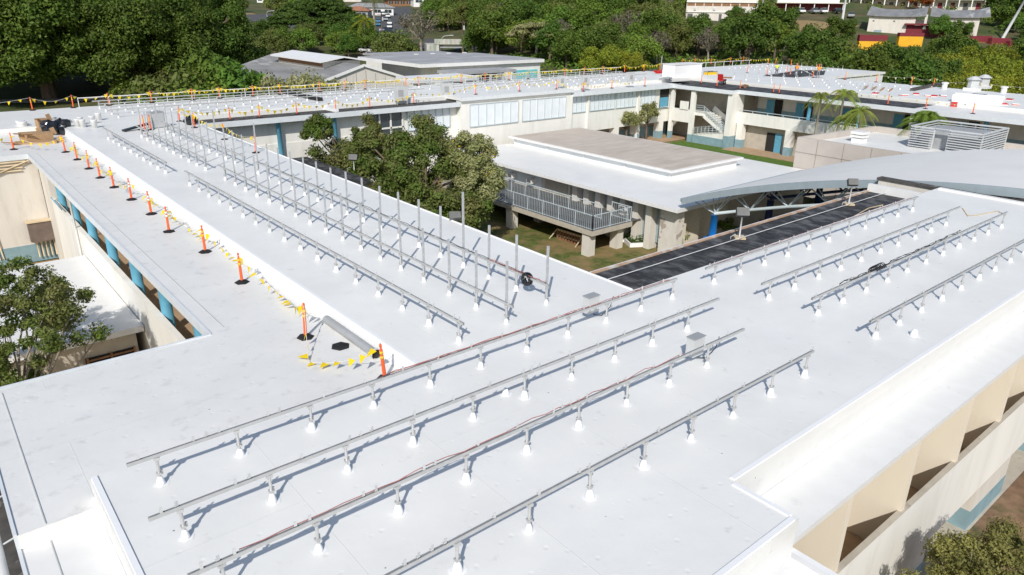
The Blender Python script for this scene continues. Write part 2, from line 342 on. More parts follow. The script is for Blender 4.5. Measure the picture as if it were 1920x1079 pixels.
side_road = [hit(715,66), hit(722,50), hit(729,38), hit(736,26), hit(741,14)]
strip('road', main_road, 15, M['asphalt']); strip('side_street', side_road, 15, M['asphalt'], .12)
strip('verge', [p+Vector((1.5,9.5,0)) for p in main_road[:6]], 4, M['drygrass'], .02)
strip('near_verge', [p-Vector((2,9.5,0)) for p in main_road[:5]], 4, M['kerb'], .02)
park_ln = [hit(0,200)+Vector((-5,8,0)), hit(130,190), hit(260,180), hit(420,165)]
strip('park_path', park_ln, 4, M['kerb'], .06)
# ---------------------------------------------------------------- main L-shaped school wing (deck at z=0)
ZL = -.43
mw = thing('school_wing', 'L-shaped two-storey school wing with broad white roof in the foreground', 'school building', (1.2,4.75,G), world=True)
deck = [(1.2,4.75),(10.8,4.75),(10.8,6.13),(40.7,6.13),(40.7,14.15),(17.02,14.15),(17.02,62.3),(8.66,62.3),(8.66,13.95),(1.2,13.95)]
MB().prism(deck, -.3, 0).build('upper_roof', M['deck'], mw)
# flashing wall below the deck edge
MB().box(1.215,10.785,4.765,8,-.9,-.302).box(10.6,40.68,6.145,14.1,-.9,-.302).box(8.67,17,14,62.3,-.9,-.302).box(1.215,9,8,13.93,-.9,-.302).build('roof_upstand', M['coatbase'], mw)
# coping rolls along the edges
cp = MB()
def cope(a, b, w=.10, h=.035): cp.bar((a[0],a[1],.012+h/2-.02), (b[0],b[1],.012+h/2-.02), w, h)
cope((1.28,4.9),(1.28,13.9)); cope((1.4,4.83),(10.7,4.83)); cope((10.74,4.9),(10.74,6.1)); cope((10.85,6.2),(40.5,6.2)); cope((8.68,14),(8.68,62.2)); cope((16.98,14.2),(16.98,59),.05,.04); cope((40.62,6.3),(40.62,14.1))
cp.build('coping', M['coat'], mw)
# lower roofs
MB().prism([(-.1,13.55),(8.62,13.55),(8.62,62.28),(-30,62.28),(-30,53.5),(5.45,53.5),(5.45,20.0),(-.1,19.75)], ZL-.32, ZL).build('lower_roof', M['deck_low'], mw)
MB().box(-.1,1.21,2,13.54,-1.0,-.74).build('low_ledge_roof', M['coatbase'], mw)
MB().box(-.16,-.1,2,13.54,-1.05,-.71).box(-.16,-.1,13.56,19.7,-1.05,ZL+.03).box(-.16,5.45,19.96,20.04,ZL-.26,ZL+.03).box(5.39,5.47,20.05,53.5,ZL-.27,ZL+.035).box(-30,5.45,53.44,53.52,ZL-.27,ZL+.035).build('roof_edge_trim', M['trim'], mw)
MB().bar((.35,13.6,ZL+.012),(.35,19.7,ZL+.012),.02,.01).bar((.35,2,-.728),(.35,13.5,-.728),.02,.01).bar((5.9,20.3,ZL+.012),(5.9,53.6,ZL+.012),.03,.012).build('edge_seam', M['lgrey'], mw)
MB().add([(8.56,14,ZL),(8.66,14,ZL),(8.66,62.2,ZL),(8.56,62.2,ZL),(8.655,14,-.01),(8.655,62.2,-.01)],[(0,4,5,3),(0,1,4),(3,5,2)]).build('sloped_flashing', M['coat'], mw)
g = MB().tube([(-.42,2,-1.0),(-.42,19,-.9)], .07, 8)
for y in np.arange(3,19,1.6): g.bar((-.42,y,-.95),(-.1,y,-.85),.03,.03)
g.build('gutter_pipe', M['lgrey'], mw, True)
MB().box(-.4,-.17,2,19.6,-1.5,-1.3).build('gutter_trough', M['gravel'], mw)
# black lower roof beside the deck
MB().prism([(17.03,14.2),(40.7,14.2),(40.7,16.75),(17.03,16.85)], ZL-.25, ZL).build('black_roof', M['black'], mw)
MB().box(17.9,40.7,16.80,16.92,ZL-.3,ZL+.05).build('roof_edge_board', M['curb'], mw)
MB().box(17.9,40.7,16.925,17.0,ZL-.35,ZL+.03).build('fascia', M['white'], mw)
MB().tube([(17.4,15.9,ZL+.12),(40.2,15.9,ZL+.12)], .014, 6).build('roof_conduit', M['white'], mw)
MB().bar((39.0,16.9,-.3),(39.0,14.3,-.3),.25,.55).bar((40.55,6.3,.04),(40.55,14.0,.04),.3,.1).build('end_parapet', M['coatbase'], mw)
MB().box(40.75,41.25,11.8,17.2,-9,-.12).build('end_block_wall', M['cream'], mw)
MB().box(40.7,41.3,11.7,17.3,-.12,.0).build('end_block_cap', M['gravel'], mw)
# right-hand lower ledge, gallery fins, parapet
MB().prism([(10.81,5.0),(44,5.0),(44,6.14),(10.81,6.14)], -1.05, -.9).build('ledge_roof', M['coatbase'], mw)
MB().box(1.2,11.3,3.3,4.99,-1.3,-1.08).build('stair_ledge_roof', M['coat'], mw)
MB().box(10.9,11.05,3.4,5.0,-1.12,-.98).box(2,10.9,3.3,3.4,-1.12,-1.0).build('ledge_kerb', M['coatbase'], mw)
MB().box(1.4,40.5,8.9,13.8,-9,-.91).box(8.8,16.8,13.8,62,-9,-.91).box(0,8.6,13.8,19.8,-9,ZL-.33).box(1.4,10.8,3.5,8.85,G,-1.31).box(16.8,40.5,13.8,16.5,-9,ZL-.26).build('wall', M['cream'], mw)
fins = [10.9,13.7,17.05,20.4,23.75,27.1,30.45,33.8,37.15,40.5]
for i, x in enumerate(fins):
    MB().box(x-.09,x+.09,5.02,8.59,-5.3,-1.06).build('fin_wall', M['bounce_cream'], mw)
MB().box(10.9,44,4.98,5.09,-5.4,-3.12).build('gallery_parapet', M['creamlight'], mw)
MB().box(10.9,44,4.965,5.105,-3.12,-3.09).build('parapet_cap', M['conc'], mw)
MB().box(10.9,44,5.1,8.59,-4.6,-4.4).build('gallery_floor', M['corr'], mw)
for x in (17.0,23.8,30.6,37.3):
    MB().box(x,x+3.2,5.1,7.28,G+.75,-5.41).build('pier', M['cream'], mw); MB().box(x-.01,x+3.21,5.09,7.285,G,G+.75).build('pier_base', M['dado'], mw)
for x in (12.2,15.4,18.6):
    MB().box(x,x+1.0,8.52,8.59,-4.39,-2.3).build('gallery_door', M['dgrey'], mw)
MB().box(10.9,40.5,8.6,8.88,-5.3,-.92).build('gallery_back_wall', M['bounce_cream'], mw)
# left gallery of the long wing
MB().box(5.78,5.95,20.05,50.4,G,-2.75).build('left_gallery_wall', M['creamlight'], mw)
MB().box(5.76,6.0,20.05,50.4,-2.75,-2.71).build('left_wall_cap', M['creamlight'], mw)
MB().box(5.96,8.75,20.05,52,-3.7,-3.55).build('left_gallery_floor', M['corr'], mw)
MB().box(5.8,8.7,50.4,53.4,G,ZL-.26).build('left_end_wall', M['cream'], mw)
for y in (49.4,45.4,41.2,36.9,32.5,28.2,24.0,20.8):
    MB().tube([(6.2,y,-3.6),(6.2,y,ZL-.26)], .21, 14).build('round_column', M['blue'], mw, True)
MB().tube([(5.70,42.9,G),(5.70,42.9,-.72)], .06, 8).build('downpipe', M['white'], mw, True)
MB().tube([(5.72,46.5,-2.5),(5.72,50,-2.5)], .03, 6).build('handrail', M['blue'], mw, True)
for y in np.arange(22,50,3.2): MB().box(8.68,8.79,y,y+1.1,-3.54,-1.4).build('corridor_door', M['blue'], mw)
# cream back wall of the left yard
lw = MB().box(-30,5.79,53.6,54,G+1.15,ZL-.26).build('back_wall', M['cream'], mw)
MB().box(-30,5.79,53.56,54.02,G,G+1.15).build('back_wall_dado', M['dado'], mw)
pp = MB()
for k, z in enumerate((-.82,-1.0,-1.18,-1.36)): pp.tube([(-30,53.5,z),(5.2-.1*k,53.5,z)], .045, 6)
pp.tube([(3.4,53.45,-1.5),(5.5,53.45,-.75)], .05, 6)
for x in (1.2,1.4,1.6,1.8,2.0): pp.tube([(x+.5,53.5,-1.4-.0),(x+.9,53.5,G+.5)], .04, 6)
pp.build('conduit', M['tan'], mw, True)
# things hung on that wall and the yard building
bx = ony(78,432,53.3)
M['boxbrown'] = mat('weathered_brown_metal', (.17,.13,.11), rough=.8, var=.2)
eb = thing('electrical_box', 'brown electrical box high on the cream wall beside the gallery', 'electrical box', (bx.x,53.4,bx.z-.6), world=True)
MB().box(bx.x-.7,bx.x+.75,53.05,53.55,bx.z-.65,bx.z+.6).build('box_body', M['boxbrown'], eb)
MB().box(bx.x-.78,bx.x+.83,52.98,53.56,bx.z+.6,bx.z+.68).build('box_lid', M['tan'], eb)
q = MB()
for k in range(5): q.tube([(bx.x-.4+.24*k,53.4,bx.z-.64),(bx.x-.4+.24*k,53.4,G+.3)], .045, 6)
q.build('conduit', M['tan'], eb, True)
yb = thing('yard_building', 'low white-roofed shed with rusty louvre vents under the left tree', 'shed', (0,30.7,G), world=True)
MB().prism([(-12,30.6),(5.74,30.6),(5.74,42),(-12,42)], -4.25, -4.0).build('roof', M['coatbase'], yb)
MB().box(-11.8,5.45,30.9,41.8,G,-4.26).build('wall', M['conc'], yb)
a, b = ony(161,664,30.85), ony(249,640,30.85)
MB().box(a.x-.06,b.x+.06,30.82,30.89,-6.2,-4.95).build('vent_backing', M['dark'], yb)
vv = MB()
for k in range(7): vv.box(a.x,b.x,30.74,30.81,-6.15+.18*k,-6.09+.18*k)
for x in (a.x,(a.x+b.x)/2,b.x): vv.box(x-.04,x+.04,30.70,30.8,-6.25,-4.9)
vv.build('louvre', M['wood'], yb)
# ---------------------------------------------------------------- far wing (runs left to right)
Y0, Y1, YB = 59.9, 62.4, 72.4
fwg = thing('far_wing', 'long two-storey wing with white roof and blue-framed clerestory windows across the courtyard', 'school building', (20,60,G), world=True)
MB().prism([(-30,62.32),(99,62.32),(99,YB),(-30,YB)], -.3, 0).build('upper_roof', M['deck'], fwg)
MB().box(-29.9,98.9,62.34,YB-.02,-.9,-.302).build('roof_upstand', M['coatbase'], fwg)
MB().box(17.03,43,59.9,62.31,ZL-.2,ZL).build('dark_roof', M['gravel'], fwg)
MB().box(58.6,80.5,59.9,62.31,ZL-.2,ZL).build('white_lower_roof', M['deck_low'], fwg)
MB().box(43,58.6,59.75,62.3,-.25,.02).build('raised_roof', M['deck'], fwg)
MB().box(17.04,43,59.78,59.89,ZL-.4,ZL+.04).box(58.7,78,59.78,59.89,ZL-.4,ZL+.04).box(43,58.6,59.6,59.74,-.3,.05).build('fascia', M['trim'], fwg)
MB().box(17.05,43,62.2,62.31,ZL,-.05).build('kerb_flashing', M['coatbase'], fwg)
MB().box(33,78,60.6,62,-5.1,ZL-.21).box(43.1,58.5,59.9,60.6,G,-.26).box(33,60,60.6,72,G,-5.1).box(17.1,34,60.8,62,-3.6,ZL-.21).box(60,79,63,72,G,-.91).build('wall', M['creamlight'], fwg)
def windows(x0, x1, y, z0, z1, n, parent):
    MB().box(x0,x1,y-.03,y+.02,z0,z1).build('window_pane', M['paleglass'], parent)
    f = MB(); 
    for k in range(n+1):
        x = x0+(x1-x0)*k/n; f.box(x-.045,x+.045,y-.1,y-.035,z0,z1)
    f.box(x0,x1,y-.1,y-.035,z0-.08,z0-.005).box(x0,x1,y-.1,y-.035,z1+.005,z1+.06); f.build('window_frame', M['rail'], parent)
for (x0,x1,n,y,z0,z1) in ((44.2,50.6,6,59.88,-2.9,-.75),(51.2,57.6,6,59.88,-2.9,-.75),(37.3,42.2,6,60.57,-2.75,-.85),(59.2,61.5,3,60.57,-2.7,-.75),(62.2,66.4,6,60.57,-2.7,-.75),(66.7,70.3,5,60.57,-2.7,-.75),(71.2,73.8,4,60.57,-2.7,-.75)):
    windows(x0,x1,y,z0,z1,n,fwg)
for x0_, x1_, y_, z_ in ((58.5,58.75,59.9,-5.3),(61.75,61.95,60.35,G),(70.6,70.8,60.35,G)): MB().box(x0_,x1_,y_,60.6,z_,-.6).build('downpipe', M['creamlight'], fwg)
# dark hall at the left end, with door, columns and gallery rail
MB().box(17.1,34,66,66.2,G,-.9).box(17.1,33,60.9,66,-3.75,-3.6).build('inner_wall', M['corr'], fwg)
MB().box(17.1,33,60.75,60.95,-5.0,-2.75).build('gallery_parapet', M['creamlight'], fwg)
for x in (24.4,29.6): MB().tube([(x,60.4,G),(x,60.4,ZL-.2)], .2, 12).build('round_column', M['blue'], fwg, True)
MB().box(20.6,22.8,61.9,65.99,-3.6,-1.3).build('door', M['blue'], fwg)
MB().box(17.1,20,61.9,65.9,-3.5,-2.5).build('dado', M['dado'], fwg)
d_ = MB(); 
MB().box(33.0,36.8,60.55,60.59,-4.3,-.75).build('tall_window', M['glass'], fwg)
for x in (33.0,34.2,35.4,36.7): d_.box(x-.08,x+.08,60.45,60.54,-4.3,-.75)
d_.box(33,36.8,60.45,60.54,-2.4,-2.25); d_.build('window_frame', M['creamlight'], fwg)
# lower-storey openings between x=60 and 78: piers with a blue base, dark hall behind
for x in (62.0,67.2,71.1,75.7): 
    MB().box(x-.4,x+.4,60.6,61.5,G+1.0,-5.1).build('pier', M['creamlight'], fwg); MB().box(x-.41,x+.41,60.59,61.51,G,G+1.0).build('pier_base', M['dado'], fwg)
MB().box(60,79,62.5,62.9,G+1.4,-5.2).build('hall_wall', M['conc'], fwg); MB().box(60,79,62.4,62.95,G,G+1.4).build('hall_dado', M['dado'], fwg)
MB().box(60,80,58.4,62.4,G+.04,G+.1).build('terrace', M['corr'], fwg)
# upper opening of the gallery corner
for (x0,x1) in ((74.9,76.6),):
    MB().box(x0,x1,60.5,60.57,-3.3,-1.0).build('gallery_opening', M['dark'], fwg)
    MB().box(x0,x0+1.5,60.42,60.49,-3.3,-2.0).build('door', M['blue'], fwg)
    MB().tube([(x0,60.35,-3.2),(x1,60.35,-3.2)], .05, 6).build('handrail', M['rail'], fwg)

# ---------------------------------------------------------------- right-hand wing with stair tower
XF, XE = 78.9, 77.9
rw = thing('right_wing', 'two-storey wing with open stair tower and blue gallery columns at the right end', 'school building', (78,30,G), world=True)
MB().prism([(83.4,0),(99.4,0),(99.4,62.3),(83.4,62.3)], -.3, 0).build('upper_roof', M['deck'], rw)
MB().prism([(99,52),(118,52),(118,72.4),(99.02,72.4),(99.02,62.3),(99.42,62.3)], -.3, 0).build('annex_roof', M['deck'], rw)
MB().box(83.42,99.2,0,62.28,-.9,-.302).box(99.5,117.8,52.2,72,-6,-.302).build('roof_upstand', M['coatbase'], rw)
MB().box(77.9,83.39,31,62.31,ZL-.2,ZL).build('black_roof', M['black'], rw)
MB().box(77.9,83.39,0,31,ZL-.2,ZL+.01).build('white_lower_roof', M['deck_low'], rw)
MB().box(77.75,77.89,0,51,ZL-.4,ZL+.05).box(76.6,77.89,51.01,51.1,ZL-.4,ZL+.05).box(76.45,76.59,51,60.4,ZL-.4,ZL+.05).build('fascia', M['trim'], rw)
MB().box(76.6,77.89,51.1,60.3,ZL-.2,ZL+.0).build('stair_roof', M['black'], rw)
MB().box(82.31,99,0,50.9,G,-.91).box(79.1,82.3,0,50.9,G,-4.3).build('wall', M['cream'], rw)
MB().box(82.6,99,51,62.2,G,-.91).build('stairwell_wall', M['conc'], rw)
MB().box(76.7,79.1,51.0,51.7,G+1.5,ZL-.21).build('tower_wall', M['creamlight'], rw)
for y0_, y1_ in ((59.8,60.3),(56.5,57.1)):
    MB().box(76.7,77.1,y0_,y1_,G+1.0,ZL-.21).build('tower_pier', M['creamlight'], rw); MB().box(76.69,77.11,y0_-.01,y1_+.01,G,G+1.0).build('pier_base', M['dado'], rw)
MB().box(76.72,77.0,57.1,59.8,-4.9,-3.3).build('tower_parapet', M['creamlight'], rw)
MB().box(80.2,82.59,51.8,62.29,-3.5,-.65).box(80.2,82.59,56.5,62.29,G,-3.95).build('stairwell_back_wall', M['conc'], rw)
MB().box(76.6,76.68,57.3,58.6,-3.3,-2.3).build('notice_board', M['creamlight'], rw)
MB().box(76.69,79.11,50.99,51.71,G,G+1.5).build('tower_dado', M['dado'], rw)
MB().box(76.7,77.0,51.7,59.8,ZL-.5,ZL-.21).build('lintel', M['creamlight'], rw)
MB().add([(76.9,51.7,G+1.0),(76.9,56.4,G+1.0),(76.9,56.4,G+1.05),(76.9,51.7,-5.55),(80,51.7,G+1.0),(80,56.4,G+1.0),(80,56.4,G+1.05),(80,51.7,-5.55)],[(0,3,2,1),(4,5,6,7),(3,7,6,2),(0,1,5,4)]).build('stair_base', M['creamlight'], rw); MB().box(76.88,80.01,51.7,56.4,G,G+1.0).build('stair_base_dado', M['dado'], rw)
MB().box(77.12,82,55.4,59.8,-3.9,-3.55).build('landing', M['creamlight'], rw)
st = MB()
for k in range(9):
    y = 55.4-.38*k; st.box(77.6,79.4,y-.38,y,-3.75-.22*k,-3.58-.22*k)
for k in range(9):
    y = 51.8+.5*k; st.box(77.0,78.4,y,y+.5,-5.6-.13*k-.1,-5.5-.13*k)
st.build('stairs', M['creamlight'], rw)
MB().bar((77.5,55.5,-3.9),(77.5,51.9,-5.9),.12,.42).bar((79.5,55.5,-3.1),(79.5,51.9,-5.1),.12,.7).build('stair_stringer', M['creamlight'], rw)
sr = MB()
for dz in (.15,.4,.65,.9): sr.bar((77.42,55.5,-3.6+dz),(77.42,51.9,-5.6+dz),.045,.045); sr.bar((77.2,56.5,-3.55+dz),(77.2,55.4,-3.55+dz),.045,.045); sr.bar((76.8,56.4,-6.3+dz),(76.8,51.8,-5.5+dz),.045,.045)
for k in range(9): y = 51.9+.44*k; z = -5.6+.245*k; sr.bar((77.42,y,z+.0),(77.42,y,z+.9),.05,.05); sr.bar((76.8,51.8+.55*k,-5.5-.095*k),(76.8,51.8+.55*k,-4.6-.095*k),.05,.05)
sr.build('stair_railing', M['rail'], rw)
MB().box(81,81.1,54.6,58.6,-3.4,-1.1).build('stairwell_window', M['glass'], rw)
for y in (54.6,55.9,57.3,58.6): MB().box(80.85,80.98,y-.06,y+.06,-3.4,-1.1).build('window_mullion', M['creamlight'], rw)
# galleries
MB().box(78.0,78.3,0,51,-4.3,-2.95).build('gallery_parapet', M['creamlight'], rw); MB().box(78.0,83,0,50.9,-.66,-.64).build('gallery_ceiling', M['cream'], rw)
MB().box(78.3,82,0,50.9,-4.25,-4.0).build('gallery_floor', M['conc'], rw)
MB().box(82.0,82.3,0,50.9,-4.0,-.92).build('gallery_back_wall', M['cream'], rw)
hr = MB().tube([(78.1,0,-2.68),(78.1,50.9,-2.68)], .035, 6)
for y in np.arange(1,50,2): hr.bar((78.1,y,-2.95),(78.1,y,-2.68),.05,.05)
hr.build('gallery_handrail', M['rail'], rw)
for y in (42.2,36.5,30.5,24.4,18.6,12.6,6.6):
    if abs(y-30.5) < .1: MB().box(78.05,78.8,y-.6,y+.6,-2.94,ZL-.2).build('square_pier', M['creamlight'], rw)
    else: MB().tube([(78.6,y,-4.0),(78.6,y,ZL-.2)], .2, 12).build('round_column', M['blue'], rw, True)
for y in (49.5,45.6,40,34.2,28,20.3,14): MB().box(81.9,81.99,y-.9,y+.1,-4,-1.6).build('door', M['blue'], rw); MB().box(81.9,81.99,y-2.0,y-1.0,-4,-1.5).build('doorway', M['dark'], rw)
MB().box(81.93,81.985,0,50.9,-3.99,-2.75).build('gallery_dado', M['dado'], rw)
MB().box(79.0,79.09,0,50.9,G,-4.31).build('ground_floor_wall', M['conc'], rw)
for y in (50.4,43.9,38.2,32.6,27):
    MB().box(77.9,78.7,y-.4,y+.4,G+1.1,-4.31).build('pier', M['creamlight'], rw); MB().box(77.89,78.71,y-.41,y+.41,G,G+1.1).build('pier_base', M['dado'], rw)
for y in (47.2,41.5): MB().box(78.9,78.98,y-1.1,y,G,G+2.3).build('doorway', M['dark'], rw); MB().box(78.85,78.98,y-2.0,y-1.15,G,G+2.3).build('door', M['blue'], rw)
MB().box(75.6,79,36,51,G+.05,G+.12).build('terrace', M['corr'], rw)
# white plant box at the roof junction
a, b = at(1253,148,0), at(1320,146,0)
pb = thing('roof_plant_box', 'tall plain white box enclosure where the two far roofs meet', 'plant enclosure', (a.x,a.y,0), world=True)
MB().box(80.2,86.0,62.7,64.8,0,1.65).build('box_walls', M['coat'], pb); MB().box(80.1,86.1,62.6,64.9,1.65,1.72).build('box_top', M['coatbase'], pb)
# ---------------------------------------------------------------- library in the courtyard
lib = thing('courtyard_building', 'white-roofed courtyard building with tall fins, balcony and raised brown roof', 'school building', (41,31,GC), world=True)
ZR = -4.87  # building layout scaled up about the camera, baked into the coordinates below
MB().prism([(41.25,30.9),(61.9,30.9),(61.9,58.6),(41.25,58.6)], ZR-.22, ZR).build('roof', M['deck'], lib)
MB().box(41.15,41.24,30.8,58.6,ZR-.24,ZR+.03).box(41.24,61.9,30.8,30.89,ZR-.24,ZR+.03).build('fascia', M['white'], lib)
MB().box(44.8,60,32.7,43.3,-9,ZR-.23).box(42.6,60,43.31,58,-9,ZR-.23).build('wall', M['cream'], lib)
MB().box(48.4,57.8,37.3,57.8,ZR,ZR+.7).build('raised_wall', M['paleglass'], lib)
cl = MB()
for y in (37.3,42.4,47.5,52.6,57.6): cl.box(48.3,48.39,y-.06,y+.06,ZR+.005,ZR+.7)
cl.box(48.28,48.39,37.3,57.8,ZR+.005,ZR+.1); cl.build('clerestory_frame', M['white'], lib)
MB().box(48.0,58.3,36.9,58.2,ZR+.7,ZR+.88).build('raised_roof_rim', M['white'], lib)
MB().box(48.25,58.05,37.15,57.95,ZR+.88,ZR+.91).build('raised_roof', M['brownroof'], lib)
MB().box(48.4,57.8,37.22,37.29,ZR+.005,ZR+.69).build('raised_end_wall', M['white'], lib)
for y in (34.25,35.6,36.95,38.3,39.65,41.0,42.35):
    MB().box(42.2,44.79,y-.28,y+.28,-9,ZR-.23).build('fin_wall', M['cream'], lib)
for y in (33.55,34.93,36.28,37.63,38.98,40.33,41.68):
    MB().box(42.9,43.0,y-.38,y+.38,-8.4,ZR-.5).build('window', M['greyglass'], lib)
MB().box(42.2,43.0,31.5,33.1,-9,ZR-.23).build('corner_wall', M['cornerpaint'], lib)
for y0, y1 in ((43.6,46.4),(46.9,52.4),(52.8,57.8)):
    MB().box(42.5,42.59,y0,y1,-6.6,ZR-.3).build('shaded_window', M['paleglass'] if y0>44 else M['conc'], lib)
z = MB(); xs = np.arange(43.02,61,.85)
for i, x in enumerate(xs[:-1]):
    y0, y1 = (32.6,31.9) if i % 2 == 0 else (31.9,32.6)
    z.add([(x,y0,-9),(x+.85,y1,-9),(x+.85,y1,ZR-.3),(x,y0,ZR-.3),(x,y0+.08,-9),(x+.85,y1+.08,-9),(x+.85,y1+.08,ZR-.3),(x,y0+.08,ZR-.3)], [(0,1,2,3),(5,4,7,6),(3,2,6,7),(0,4,5,1)])
z.build('folded_wall', M['conc'], lib)
BX, BY0, BY1, BZ = 37.0, 35.1, 54.5, -6.75
MB().box(BX,41.4,BY0,BY1,BZ-.38,BZ).build('balcony_slab', M['conc'], lib)
MB().box(41.4,42.6,37.2,BY1,BZ-.3,BZ-.005).build('balcony_bridge', M['conc'], lib)
MB().box(BX+.05,42.5,BY0+.05,BY1-.05,BZ,BZ+.02).build('balcony_floor', M['dgrey'], lib)
for y in (35.9,44.9,53.5):
    for x in (37.5,40.6): MB().box(x-.34,x+.34,y-.37,y+.37,-9,BZ-.38).build('balcony_pillar', M['cream'], lib)
def railing(p0, p1, name='railing', mt=None, h=1.15, sp=.2, parent=lib):
    mt = mt or M['rail']
    p0 = Vector(p0); p1 = Vector(p1); L = (p1-p0).length; n = int(L/sp); m = MB()
    m.bar(p0+Vector((0,0,h)), p1+Vector((0,0,h)), .05, .05); m.bar(p0+Vector((0,0,.1)), p1+Vector((0,0,.1)), .035, .035)
    for k in range(n+1):
        q = p0.lerp(p1, k/n); wd = .05 if k % 9 == 0 else .014; m.bar(q, q+Vector((0,0,h+(.05 if k % 9 == 0 else 0))), wd, wd)
    return m.build(name, mt, parent)
railing((BX+.12,BY0+.12,BZ),(BX+.12,BY1-.1,BZ)); railing((BX+.12,BY0+.12,BZ),(41.3,BY0+.12,BZ)); railing((39.9,37,BZ),(39.9,51.5,BZ),'inner_railing'); railing((41.3,BY0+.12,BZ),(41.3,37.2,BZ))
for (y,z) in ((50.6,-6.0),(47.9,-6.0),(36.7,-6.1)):
    u = MB().box(41.9,42.49,y-.33,y+.33,z-.22,z+.22).build('air_conditioner', M['white'], lib)
    MB().box(41.87,41.895,y-.26,y+.26,z-.14,z+.14).build('grille', M['dgrey'], u)
# ---------------------------------------------------------------- arched canopy
can = thing('arched_canopy', 'large arched pale grey canopy on blue columns and steel trusses', 'canopy', (43,20,GC), world=True)
KY = [30.8,28.2,24.3,20.9,17.5,14.0,10.6,6,2,-2]; KZ = [-4.08,-3.1,-1.9,-1.0,-.3,.18,.48,.62,.5,.1]
pf = np.polyfit(KY, KZ, 4)
def ztop(y): return float(np.polyval(pf, y))
prof = [(y, ztop(y)) for y in np.linspace(30.8,-2,64)]
def arch(x0, x1, off0, off1):
    n = len(prof); vs = []
    for x in (x0, x1):
        for y, z in prof: vs.append((x,y,z+off0))
        for y, z in prof: vs.append((x,y,z+off1))
    fs = []
    for i in range(n-1):
        fs += [(i,2*n+i,2*n+i+1,i+1),(n+i,n+i+1,3*n+i+1,3*n+i),(i,i+1,n+i+1,n+i),(2*n+i,3*n+i,3*n+i+1,2*n+i+1)]
    fs += [(0,n,3*n,2*n),(n-1,3*n-1,4*n-1,2*n-1)]
    return MB().add(vs, fs)
arch(41.65,58.0,0,-.12).build('roof_sheet', M['canopy'], can)
arch(41.5,41.64,.03,-.42).build('fascia', M['facia'], can)
MB().bar((41.5,30.85,-4.2),(58.0,30.85,-4.2),.15,.25).build('eave_gutter', M['facia'], can)
for xi, x in enumerate((42.8,50,57.4)):
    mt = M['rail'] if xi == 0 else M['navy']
    top = MB(); ys = list(np.arange(30.0,2,-2.2))
    for dx in (-.45,.45): top.tube([(x+dx,y,ztop(y)-.35) for y in ys], .06, 6)
    top.build('top_chord', M['navy'], can)
    yl = [28.8,26.1,23.4,20.7,18.0,15.4,12.8]; zl = [-4.95,-4.1,-3.3,-2.6,-2.1,-1.75,-1.6]
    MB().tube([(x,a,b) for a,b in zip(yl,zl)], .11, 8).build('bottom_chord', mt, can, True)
    wb = MB()
    for k, (y, z) in enumerate(zip(yl,zl)):
        for dy in (1.3,-1.3) if k else (1.6,0,-1.3):
            for dx in (-.45,.45): wb.tube([(x,y,z),(x+dx,y+dy,ztop(y+dy)-.35)], .045, 5)
    wb.build('web_strut', mt, can)
    for y, r in ((28.8,.42),(13.6,.4)):
        if xi == 0 and y < 20: continue
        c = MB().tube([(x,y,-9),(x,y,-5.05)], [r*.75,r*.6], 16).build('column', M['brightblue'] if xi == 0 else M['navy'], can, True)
        MB().lathe([(.62,-.1),(.62,.12),(.3,.14)],16,(x,y,-6.9)).build('column_collar', M['brightblue'] if xi == 0 else M['navy'], c)
pur = MB()
for y in ys: pur.bar((41.8,y,ztop(y)-.2),(57.9,y,ztop(y)-.2),.1,.14)
pur.build('purlin', M['navy'], can)
# ---------------------------------------------------------------- clad hall behind the canopy
hall = thing('clad_hall', 'low hall with tan stone panels and a sunken white roof behind the canopy', 'hall', (62,34,G), world=True)
HZ = -2.1
MB().prism([(62.3,6),(74.6,6),(74.6,32.7),(62.3,33.7)], G, HZ-.55).build('roof', M['deck'], hall)
MB().add([(62,6,G),(62,34,G),(62,34,HZ),(62,6,HZ),(62.3,6,G),(62.3,33.7,G),(62.3,33.7,HZ),(62.3,6,HZ)],[(0,3,2,1),(4,5,6,7),(3,7,6,2)]).build('front_wall', M['conctan'], hall)
MB().add([(62,34,G),(75,33,G),(75,33,HZ),(62,34,HZ),(62.3,33.7,G),(74.7,32.7,G),(74.7,32.7,HZ),(62.3,33.7,HZ)],[(0,1,2,3),(4,7,6,5),(3,2,6,7)]).build('side_wall', M['conctan'], hall)
MB().box(74.62,75,6,32.7,G,HZ).build('back_wall', M['conctan'], hall)
jn = MB()
for y in np.arange(8,34,2.4): jn.box(61.975,61.99,y-.02,y+.02,G,HZ-.02)
jn.box(61.975,61.99,6,34,HZ-1.35,HZ-1.31); jn.build('panel_joint', M['joint'], hall)
v0 = at(1610,266,HZ-.55)
vt = thing('roof_vent', 'white stepped roof vent on the sunken hall roof', 'roof vent', v0, world=True)
MB().box(v0.x-.5,v0.x+.5,v0.y-.5,v0.y+.5,v0.z,v0.z+.35).box(v0.x-.6,v0.x+.6,v0.y-.6,v0.y+.6,v0.z+.42,v0.z+.62).box(v0.x-.6,v0.x+.6,v0.y-.6,v0.y+.6,v0.z+.7,v0.z+.95).box(v0.x-.3,v0.x+.3,v0.y-.3,v0.y+.3,v0.z+.3,v0.z+.8).build('vent_cap', M['white'], vt)
